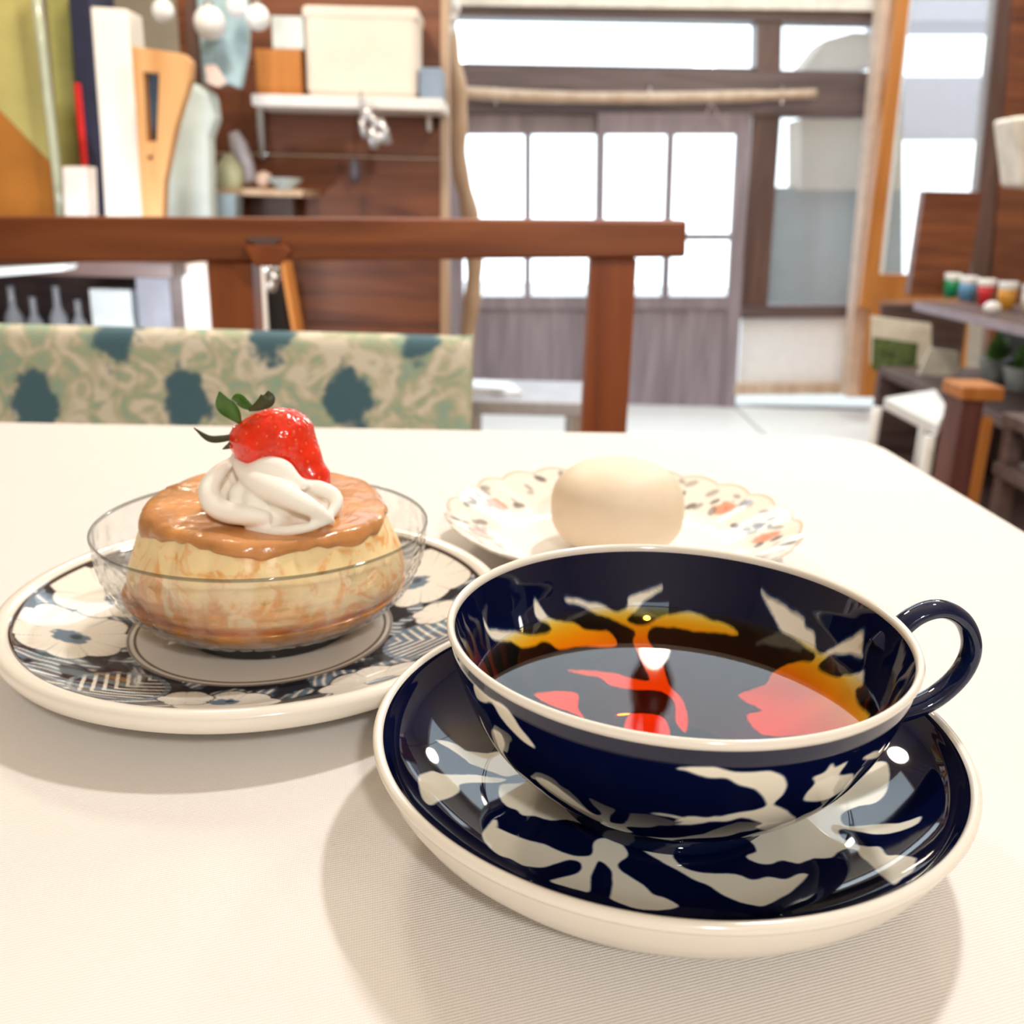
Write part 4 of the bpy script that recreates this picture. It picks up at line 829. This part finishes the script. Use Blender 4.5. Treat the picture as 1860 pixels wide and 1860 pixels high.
def plate_paint(v):
    x = (v[:, 0]-PC_[0])*1000; y = (v[:, 1]-PC_[1])*1000; r = np.hypot(x, y)
    n1 = nz2(x, y, .12, 1); n2 = nz2(x, y, .5, 4)
    col = np.outer(1-sstep(n1+.25*n2, -.15, .25), dark)+np.outer(sstep(n1+.25*n2, -.15, .25), slate)
    # short brush strokes between the flowers
    th0 = np.arctan2(y, x); st_ = np.sin(th0*95+r*.9+3*n1)*.5+.5
    col = blend(col, cream, sstep(st_, .62, .9)*sstep(n1, -.05, .12)*.85)
    # chevron medallions
    for cx, cy, rr in ((62, -15, 17), (-30, -55, 15), (20, 64, 16), (-52, 46, 14)):
        dx, dy = x-cx, y-cy; ca, sa_ = math.cos(math.atan2(cy, cx)), math.sin(math.atan2(cy, cx))
        u_ = dx*ca+dy*sa_; v_ = -dx*sa_+dy*ca; d = np.hypot(dx, dy); ins = 1-sstep(d, rr-.6, rr)
        zz = (np.abs(v_)*.9+u_) % 4.2; stripe = sstep(zz, .3, .6)*(1-sstep(zz, 1.7, 2.0))
        base_ = slate*.95 if cx > 0 else dark*1.1
        c_ = blend(np.tile(base_, (len(x), 1)), cream, stripe); c_ = c_*(1-.25*np.abs(n2))[:, None]
        col = col*(1-ins[:, None])+c_*ins[:, None]; ring = ins*sstep(d, rr-2.2, rr-1.8); col = blend(col, slate, ring*.8)
    # daisies with scalloped outlines, dark edge line and blue eyes
    for cx, cy, rr, npt, ex, ey in ((-61, -19, 20, 9, -60, -21), (-64, 15, 18, 8, -57, 14), (54, 38, 20, 9, 50, 37), (48, -50, 17, 8, 50, -52), (6, -66, 15, 8, 4, -62), (-20, 66, 17, 8, -20, 60), (62, 8, 9, 7, 62, 8), (-8, -60, 8, 6, -8, -60)):
        dx, dy = x-cx, y-cy; d = np.hypot(dx, dy); th = np.arctan2(dy, dx)
        edge = rr*(.90+.13*np.abs(np.sin(th*npt/2+.7))+.03*np.sin(th*5+cx)); k_ = d-edge
        col = blend(col, brown, (1-sstep(k_, .1, .7))*.85)
        fl_ = 1-sstep(k_, -.5, -.05); petal = np.abs(np.sin(th*npt/2+.7))
        pc = blend(np.tile(cream, (len(x), 1)), slate, (1-sstep(petal, .0, .10))*sstep(d, rr*.38, rr*.5)*.55)
        pc = blend(pc, slate, sstep(np.sin(th*npt*4), .75, 1)*sstep(d, rr*.5, rr*.9)*.18)
        col = col*(1-fl_[:, None])+pc*fl_[:, None]
        if rr > 10:
            ed = np.hypot((x-ex)/1.25, y-ey)+1.2*n2; col = blend(col, slate*1.05, 1-sstep(ed, rr*.22, rr*.27)); col = blend(col, dark, (1-sstep(np.hypot(x-ex-1.5, y-ey-1), rr*.06, rr*.13))*.7)
    # outer dark line, plain centre and its double ring
    col = blend(col, brown, sstep(r, 79.6, 80.2))
    col = blend(col, cream, sstep(r, 80.9, 81.3))
    inn = 1-sstep(r, 46.0, 46.4); col = blend(col, cream*.96, inn)
    for rr in (43.4, 45.6): col = blend(col, brown, (1-sstep(np.abs(r-rr), .25, .6))*.9)
    col = blend(col, cream*.96, 1-sstep(r, 42.4, 42.9))
    return col
pl = thing('dessert_plate', (PC_[0], PC_[1], 0), 'large plate painted with blue-grey daisies and chevrons under the glass bowl', 'plate')
PLI = [(.0004, .0055), (.020, .0055), (.043, .0055), (.052, .0066), (.062, .0088), (.072, .0122), (.0795, .0156), (.0815, .0172)]
o = lathe_obj('painted_face', resample(PLI, 180), PC_, paint_mat('painted_blue_daisy_glaze'), pl, 720)
co = np.empty(len(o.data.vertices)*3); o.data.vertices.foreach_get('co', co); co = co.reshape(-1, 3)+np.array(o.parent.location); paint(o, plate_paint(co))
lathe_obj('rim', [(.0815, .0172), (.0825, .0181), (.0845, .0184), (.0862, .0180), (.0870, .0166), (.0869, .0146), (.0858, .0122), (.0828, .0102), (.0785, .0078), (.0740, .0056)], PC_, CREAM, pl, 256)
lathe_obj('underside', [(.0740, .0056), (.0640, .0030), (.0520, .0018), (.0515, .0002), (.0480, .0002), (.0470, .0018), (.0004, .0018)], PC_, CREAM, pl, 200)

# ---- scalloped plate
mp_ = thing('scalloped_plate', (MC_[0], MC_[1], 0), 'fluted white plate with orange flowers and grey sprigs under the round cake', 'plate')
prof = resample([(.0004, .0050), (.030, .0050), (.048, .0056), (.056, .0085), (.066, .0130), (.0745, .0170), (.0800, .0200)], 90); nth = 720
V = []; ntw = 24
for (r_, z) in prof:
    for k in range(nth):
        th = 2*math.pi*k/nth; f_ = max(0, (r_-.047)/.033); s_ = abs(math.sin(th*ntw/2))
        rr = r_*(1+.030*f_*(s_**.6-.7)); zz = z+.0016*f_*(s_-.6)
        V.append((MC_[0]+rr*math.cos(th), MC_[1]+rr*math.sin(th), zz))
nr_ = len(prof); Vn = len(V); F = [(i*nth+k, i*nth+(k+1) % nth, (i+1)*nth+(k+1) % nth, (i+1)*nth+k) for i in range(nr_-1) for k in range(nth)]
o = obj('painted_face', V, F, paint_mat('painted_sprig_glaze', .09), mp_, True)
v = np.array(V); x = (v[:, 0]-MC_[0])*1000; y = (v[:, 1]-MC_[1])*1000; r = np.hypot(x, y); th = np.degrees(np.arctan2(y, x)); n2 = nz2(x, y, .35, 9)
wht = np.array(hexc('#f3efe9')); band = np.array(hexc('#efe4d4')); org = np.array(hexc('#dd7a4e')); gry = np.array(hexc('#726b68')); gld = np.array(hexc('#b08a58'))
col = blend(np.tile(wht, (len(x), 1)), band, sstep(r, 55, 58)*.7)
rnd = random.Random(4)
for k in range(9):
    a0 = R(152-40*k); rr = 65.; cx, cy = rr*math.cos(a0), rr*math.sin(a0)
    dx, dy = x-cx, y-cy; d = np.hypot(dx, dy*1.15)+2*n2
    if k % 2 == 0 or k in (3,): col = blend(col, org, (1-sstep(d, 5.0, 6.4))*.8); col = blend(col, org*.6, (1-sstep(np.hypot(dx-.5, dy), .6, 1.4))*.6)
    for j in range(14):
        aa = a0+R(rnd.uniform(-17, 17)); r2 = rnd.uniform(58, 76); ex, ey = r2*math.cos(aa), r2*math.sin(aa)
        if math.hypot(ex-cx, ey-cy) < 6: continue
        an = rnd.uniform(0, 3.14); u_ = (x-ex)*math.cos(an)+(y-ey)*math.sin(an); w2 = -(x-ex)*math.sin(an)+(y-ey)*math.cos(an)
        col = blend(col, gry, (1-sstep(np.hypot(u_/1.7, w2/1.0)/rnd.uniform(1.3, 2.1), .9, 1.25))*rnd.uniform(.5, .95))
fl2 = np.arange(len(x))//nth
col = blend(col, gld, (fl2 >= nr_-2).astype(float)*.45)
paint(o, col)
mb = MB(); n0 = 240; rg = []
for (r_, z) in [(.0800, .0200), (.0802, .0193), (.0745, .0160), (.066, .0118), (.056, .0072), (.048, .0040), (.046, .0030), (.0455, .0002), (.0430, .0002), (.042, .0030), (.0004, .0035)]:
    for k in range(n0):
        th_ = 2*math.pi*k/n0; f_ = max(0, (r_-.047)/.033); s_ = abs(math.sin(th_*ntw/2)); rr = r_*(1+.030*f_*(s_**.6-.7)); rg.append((MC_[0]+rr*math.cos(th_), MC_[1]+rr*math.sin(th_), z+.0016*f_*(s_-.6)))
F = [(i*n0+k, i*n0+(k+1) % n0, (i+1)*n0+(k+1) % n0, (i+1)*n0+k) for i in range(10) for k in range(n0)]
obj('underside', rg, F, CREAM, mp_, True)

# ---- round white cake (flour-dusted rice cake)
V = []; nu, nv = 96, 48; cx, cy = .0470, .4120; F = []
for j in range(nv+1):
    ph_ = -math.pi/2+math.pi*j/nv; c_, s_ = math.cos(ph_), math.sin(ph_); e = .80
    rr = math.copysign(abs(c_)**e, c_); zz = math.copysign(abs(s_)**(.86 if s_ > 0 else .62), s_)
    for i in range(nu):
        th = 2*math.pi*i/nu; wob = 1+.012*noise.noise(Vector((math.cos(th), math.sin(th), s_*1.5)))
        bulge = 1-.07*max(0, -s_)**1.5
        V.append((cx+.0297*rr*wob*bulge*math.cos(th), cy+.0297*rr*wob*bulge*math.sin(th), .0054+.0205+.0205*zz*(1+.03*noise.noise(Vector((math.cos(th)*rr*1.3, math.sin(th)*rr*1.3, 3))))))
for j in range(nv):
    for i in range(nu): F.append((j*nu+i, j*nu+(i+1) % nu, (j+1)*nu+(i+1) % nu, (j+1)*nu+i))
MOC = plain('flour_dusted_rice_cake', hexc('#e9d8c0'), rough=.5, spec=.35, var=.025, scale=90, bump=.00015, bscale=500, sss=.25)
tag(fix_normals(obj('rice_cake', V, F, MOC, None, True)), 'smooth round ivory rice cake on the scalloped plate', 'cake')

# ================================================================== PUDDING IN THE GLASS BOWL
GO = [(.0568, .0440), (.0562, .0360), (.0537, .0280), (.0497, .0212), (.0440, .0158), (.0370, .0124), (.0305, .0112), (.0280, .0075), (.0275, .0058)]
gb = thing('glass_bowl', (GC_[0], GC_[1], .0058), 'pressed clear glass dessert bowl holding the caramel pudding', 'bowl')
BG = thin_glass('pressed_glass', tint=(.982, .985, .988), ior=1.62, bump=.0026, bscale=130, refr=.14, white_haze=.06)
BG2 = thin_glass('clear_glass_rim', tint=(.62, .64, .64), ior=1.8)
go = resample(GO[:7], 60); V = []; nth = 288; F = []
def knob(th, z): # pressed lozenge relief on the outside
    return .00035*math.sin(th*26+z*900)*math.sin(th*26-z*900)*min(1, max(0, (.039-z)/.006))
for (r_, z) in go:
    for k in range(nth):
        th = 2*math.pi*k/nth; rr = r_+knob(th, z); V.append((GC_[0]+rr*math.cos(th), GC_[1]+rr*math.sin(th), z))
F = [(i*nth+k, i*nth+(k+1) % nth, (i+1)*nth+(k+1) % nth, (i+1)*nth+k) for i in range(len(go)-1) for k in range(nth)]
obj('bowl_wall', V, F, BG, gb, True)
lathe_obj('rim', [(.0568, .0440), (.0572, .0444), (.0572, .0449), (.0569, .0452), (.0564, .0451), (.0562, .0446), (.0563, .0440)], GC_, BG2, gb, 200)
lathe_obj('foot', [(.0305, .0112), (.0292, .0094), (.0302, .0064), (.0298, .0057), (.0250, .0057), (.0240, .0070), (.0230, .0096), (.0004, .0104)], GC_, plain('dark_reflection_glass', hexc('#14151b'), rough=.04, spec=.8, var=.5, scale=200), gb, 160)  # opaque near-black colour paints the dark reflections in the clear foot

# pudding
CUS = plain('custard', hexc('#f3d79a'), rough=.38, spec=.4, var=.09, scale=110, bump=.0006, bscale=260, sss=.3)
def custard():
    m = plain('custard', hexc('#ffe1ac'), rough=.38, spec=.4, var=.07, scale=110, bump=.0005, bscale=260, sss=.3); nt = m.node_tree; b = nt.nodes['Principled BSDF']
    src = b.inputs['Base Color'].links[0].from_socket; tc = N(nt, 'ShaderNodeTexCoord')
    # syrup that has run down and soaked the foot of the pudding
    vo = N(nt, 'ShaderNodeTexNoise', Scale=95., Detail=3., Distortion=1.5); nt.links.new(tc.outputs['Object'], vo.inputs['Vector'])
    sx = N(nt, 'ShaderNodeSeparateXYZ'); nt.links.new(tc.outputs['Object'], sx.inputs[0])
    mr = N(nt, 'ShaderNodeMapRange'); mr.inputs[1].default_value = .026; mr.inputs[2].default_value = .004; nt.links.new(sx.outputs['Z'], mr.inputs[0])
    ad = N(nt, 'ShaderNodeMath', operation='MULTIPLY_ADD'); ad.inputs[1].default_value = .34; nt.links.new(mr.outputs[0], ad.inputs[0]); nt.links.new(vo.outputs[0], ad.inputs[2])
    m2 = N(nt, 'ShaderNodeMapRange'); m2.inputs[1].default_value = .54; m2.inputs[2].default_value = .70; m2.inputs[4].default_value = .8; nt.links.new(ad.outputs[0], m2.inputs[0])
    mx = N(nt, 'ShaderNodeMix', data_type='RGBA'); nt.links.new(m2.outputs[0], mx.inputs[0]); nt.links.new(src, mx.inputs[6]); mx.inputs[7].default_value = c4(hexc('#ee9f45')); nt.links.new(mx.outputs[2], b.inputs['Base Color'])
    return m
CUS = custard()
CAR = plain('caramel_glaze', hexc('#cb8d55'), rough=.20, spec=.6, var=.28, scale=70, bump=.0006, bscale=220, sss=.15)
pu = thing('custard_pudding', (GC_[0], GC_[1], .0110), 'fluted custard pudding with caramel top in the glass bowl', 'pudding')
PP = resample([(.0004, .0124), (.020, .0125), (.0335, .0136), (.0425, .0198), (.0470, .0270), (.0458, .0345), (.0425, .0430), (.0402, .0490), (.0392, .0510)], 80)
tilt = lambda x, y: .9*.0015*(y/.039)-.0009*(x/.039)
V = []; nth = 240
for (r_, z) in PP:
    f_ = min(1, max(0, (z-.016)/.012))
    for k in range(nth):
        th = 2*math.pi*k/nth
        fl_ = .0010*f_*abs(math.sin(th*9+.4))**.7-.0006*f_
        rr = max(0, r_*(1+.022*f_*math.cos(5*(th-R(200))))+fl_+.0009*f_*noise.noise(Vector((math.cos(th)*2.2, math.sin(th)*2.2, z*160)))); x, y = rr*math.cos(th), rr*math.sin(th)
        V.append((GC_[0]+x+.0018*f_, GC_[1]+y, z+tilt(x, y)*f_))
F = [(i*nth+k, i*nth+(k+1) % nth, (i+1)*nth+(k+1) % nth, (i+1)*nth+k) for i in range(len(PP)-1) for k in range(nth)]
n_ = len(PP); F.append(tuple((n_-1)*nth+k for k in range(nth)))
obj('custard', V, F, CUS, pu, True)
V = []; nt_ = 300; rows = [(.0003, 0), (.010, 0), (.020, 0), (.030, 0), (.035, .0001), (.038, .0000), (.0396, -.0005), (.0402, -.0015)]
for i, (r_, dz) in enumerate(rows+[(None, j/5) for j in range(1, 6)]):
    for k in range(nt_):
        th = 2*math.pi*k/nt_; c_, s_ = math.cos(th), math.sin(th)
        poly = 1+.022*math.cos(5*(th-R(200)))
        if r_ is not None:
            rr = r_*poly+(.0008*abs(math.sin(th*9+.4))**.7)*(r_/.04)+.0010*noise.noise(Vector((c_*3, s_*3, 1)))*(r_/.04)
            z = .0522+dz+.00035*noise.noise(Vector((r_*c_*90, r_*s_*90, 7)))
            if 2.35 < th < 2.9 and r_ > .03: z += .0004
        else:
            drop = max(.0006, .0026+.0044*noise.noise(Vector((c_*2.6, s_*2.6, 2)))+.0014*noise.noise(Vector((c_*7, s_*7, 5))))
            z = .0505-dz*drop; base = float(np.interp(z, [.0430, .0490, .0510], [.0425, .0402, .0392]))
            rr = base*poly+.0008+(.0010*abs(math.sin(th*9+.4))**.7)+.0006*noise.noise(Vector((c_*3, s_*3, 1)))-.0014*dz**3
        x, y = rr*c_, rr*s_; V.append((GC_[0]+x+.0018, GC_[1]+y, z+tilt(x, y)))
F = [(i*nt_+k, i*nt_+(k+1) % nt_, (i+1)*nt_+(k+1) % nt_, (i+1)*nt_+k) for i in range(len(rows)+4) for k in range(nt_)]
tag(obj('caramel_layer', V, F, CAR, pu, True), 'glossy brown caramel top')
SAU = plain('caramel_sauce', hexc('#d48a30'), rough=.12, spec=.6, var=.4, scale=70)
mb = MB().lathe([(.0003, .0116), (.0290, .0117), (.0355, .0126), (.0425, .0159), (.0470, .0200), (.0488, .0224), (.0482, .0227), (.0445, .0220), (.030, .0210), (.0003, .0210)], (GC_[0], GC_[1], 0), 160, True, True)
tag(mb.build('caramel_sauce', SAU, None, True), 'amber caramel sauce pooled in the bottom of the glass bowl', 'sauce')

# ---- whipped cream
m_ = MB()
PX = .000184
def blob(px, py, Y, r_): m_.sphere(at(px, py, Y), r_*PX, 14, 9)
for a_ in ((430, 925, .308, 46), (480, 930, .303, 44), (540, 928, .303, 40), (592, 922, .308, 27), (460, 905, .318, 46), (520, 905, .318, 46), (500, 945, .298, 27), (440, 942, .300, 26), (560, 940, .300, 26),
           (455, 885, .314, 40), (492, 882, .310, 44), (525, 898, .307, 38), (440, 865, .314, 26), (500, 868, .303, 28), (400, 915, .308, 27), (410, 895, .312, 28), (560, 905, .306, 30), (470, 905, .300, 30), (520, 915, .299, 30), (440, 900, .302, 26)): blob(*a_)
def rope(pts, k=8):
    for p in smooth_path(pts, k): blob(*p)
rope([(434, 822, .314, 4), (424, 838, .313, 10), (398, 858, .305, 15), (380, 886, .300, 19), (386, 914, .296, 20), (412, 930, .294, 20), (444, 936, .292, 18), (480, 940, .292, 14)])
rope([(426, 824, .312, 6), (438, 850, .304, 14), (468, 876, .297, 21), (515, 898, .293, 22), (560, 920, .292, 17), (592, 939, .293, 11), (606, 950, .295, 5)])
rope([(548, 878, .303, 14), (582, 888, .302, 15), (606, 900, .302, 14), (612, 916, .300, 12), (600, 934, .297, 10)])
rope([(452, 858, .304, 16), (485, 848, .300, 19), (512, 853, .299, 19), (534, 872, .298, 14), (552, 882, .298, 10)])
rope([(452, 962, .293, 8), (500, 966, .290, 11), (550, 960, .290, 10), (590, 948, .292, 8)])
CRM = plain('whipped_cream', hexc('#fffaf0'), rough=.45, spec=.3, var=.01, sss=.15)
wc = obj('whipped_cream', m_.v, m_.f, CRM, None, True)
rm = wc.modifiers.new('remesh', 'REMESH'); rm.mode = 'VOXEL'; rm.voxel_size = .00075; rm.use_smooth_shade = True
smo = wc.modifiers.new('smooth', 'SMOOTH'); smo.iterations = 7; smo.factor = .6
tag(wc, 'swirl of white whipped cream on top of the pudding', 'cream')

# ---- strawberry
YS = .311
balls = [(at(487, 808, YS), 60*PX), (at(450, 800, YS), 32*PX), (at(520, 795, YS), 52*PX), (at(546, 835, YS-.002), 38*PX), (at(570, 868, YS-.004), 30*PX)]
ctr = at(520, 822, YS)
def field(p): return sum(math.exp(-3.2*((p-c).length_squared/(r_*r_)-1)) for c, r_ in balls)-1
nS = 46; seeds = []
for i in range(nS*3):
    zf = 1-2*(i+.5)/(nS*3); ag = i*2.39996; q = math.sqrt(1-zf*zf); seeds.append(Vector((q*math.cos(ag), q*math.sin(ag), zf)))
def surf(d):
    lo, hi = 0, .03
    # march outward then bisect to the last crossing
    t = .002
    while t < .03 and field(ctr+d*t) > 0: t += .0006
    lo, hi = t-.0006, t
    for _ in range(10):
        mm = (lo+hi)/2
        if field(ctr+d*mm) > 0: lo = mm
        else: hi = mm
    return lo
V = []; nu, nv = 110, 70; F = []
sarr = np.array([tuple(s_) for s_ in seeds])
for j in range(nv+1):
    ph_ = -math.pi/2+math.pi*j/nv
    for i in range(nu):
        th = 2*math.pi*i/nu; d = Vector((math.cos(ph_)*math.cos(th), math.cos(ph_)*math.sin(th), math.sin(ph_)))
        t = surf(d); dd_ = 1-float((sarr @ np.array(tuple(d))).max()); t -= .00032*math.exp(-dd_*900); t += .0004*noise.noise(d*2.5)+.00022*noise.noise(d*11)
        V.append(ctr+d*t)
for j in range(nv):
    for i in range(nu): F.append((j*nu+i, j*nu+(i+1) % nu, (j+1)*nu+(i+1) % nu, (j+1)*nu+i))
RED = plain('strawberry_red', hexc('#e92e10'), rough=.22, spec=.5, var=.18, scale=140, bump=.0005, bscale=330, coat=.5, sss=.2)
sw = thing('strawberry', ctr, 'ripe red strawberry with green calyx on the whipped cream', 'strawberry')
fix_normals(obj('fruit', V, F, RED, sw, True))
SEED = plain('strawberry_seed', hexc('#ee6a34'), rough=.35)
ms = MB()
for d in seeds:
    t = surf(d)-.00018; p = ctr+d*t; ms.sphere(p, .00042, 8, 5, (.9, .9, 1.2))
tag(ms.build('seeds', SEED, sw, True), kind='stuff')
LEAF = plain('calyx_green', hexc('#3f6a1c'), rough=.4, var=.3, scale=200, coat=.2)
LEAF2 = plain('calyx_dark_green', hexc('#3a3c18'), rough=.5, var=.3, scale=200)
def leaf(pts, mat, tw=(0, 1, 0)):
    P_ = smooth_path(pts, 5); path = [at(p[0], p[1], p[2]) for p in P_]; V = []; F = []; m2 = len(path)
    for i, p in enumerate(path):
        t_ = (path[min(i+1, m2-1)]-path[max(i-1, 0)]).normalized(); sd = t_.cross(Vector(tw)).normalized(); w_ = P_[i][3]*PX*1.25; nn = t_.cross(sd).normalized()
        V += [p-sd*w_+nn*w_*.25, p-nn*.0002, p+sd*w_+nn*w_*.25]
    for i in range(m2-1):
        for k in range(2): F.append((3*i+k, 3*i+k+1, 3*i+4+k, 3*i+3+k))
    o = obj('calyx_leaf', V, F, mat, sw, True); s_ = o.modifiers.new('thick', 'SOLIDIFY'); s_.thickness = .0003; return o
leaf([(436, 768, .309, 3), (424, 750, .308, 11), (408, 732, .307, 13), (399, 711, .306, 1.5)], LEAF)
leaf([(462, 744, .312, 3), (446, 733, .313, 8), (434, 724, .314, 8), (421, 724, .315, 1.5)], LEAF)
leaf([(452, 745, .309, 2), (470, 737, .308, 7), (487, 724, .308, 11), (487, 710, .309, 1)], LEAF2)
leaf([(428, 790, .309, 3), (408, 796, .308, 5), (380, 796, .307, 5), (352, 777, .306, .8)], LEAF2)
leaf([(430, 800, .309, 4), (420, 808, .308, 5), (404, 816, .307, .8)], LEAF2)
MB().tube([at(436, 790, YS), at(424, 793, YS), at(420, 797, YS)], [.0022, .0016, .001], 10).build('stem', LEAF2, sw, True)

# ================================================================== pendant lamp whose glow shows in the tea
pb = Vector((.219, 1.30, .562))
pd = thing('pendant_lamp', pb, 'small bare bulb pendant with dark socket hanging beyond the table', 'lamp')
MB().sphere(pb, .020, 20, 14).build('bulb', emit('warm_bulb_glow', (1, .93, .8), 40), pd, True)
MB().lathe([(.010, .016), (.020, .022), (.030, .036), (.026, .056), (.012, .070), (.008, .090)], pb, 28).build('socket_collar', plain('dark_bakelite', hexc('#2a1712'), rough=.35), pd, True)
for dx in (-.018, .008): MB().tube([pb+Vector((dx, 0, .05)), Vector((pb.x+dx, pb.y, CEIL))], .0048, 8).build('cord', BLACK, pd, True)
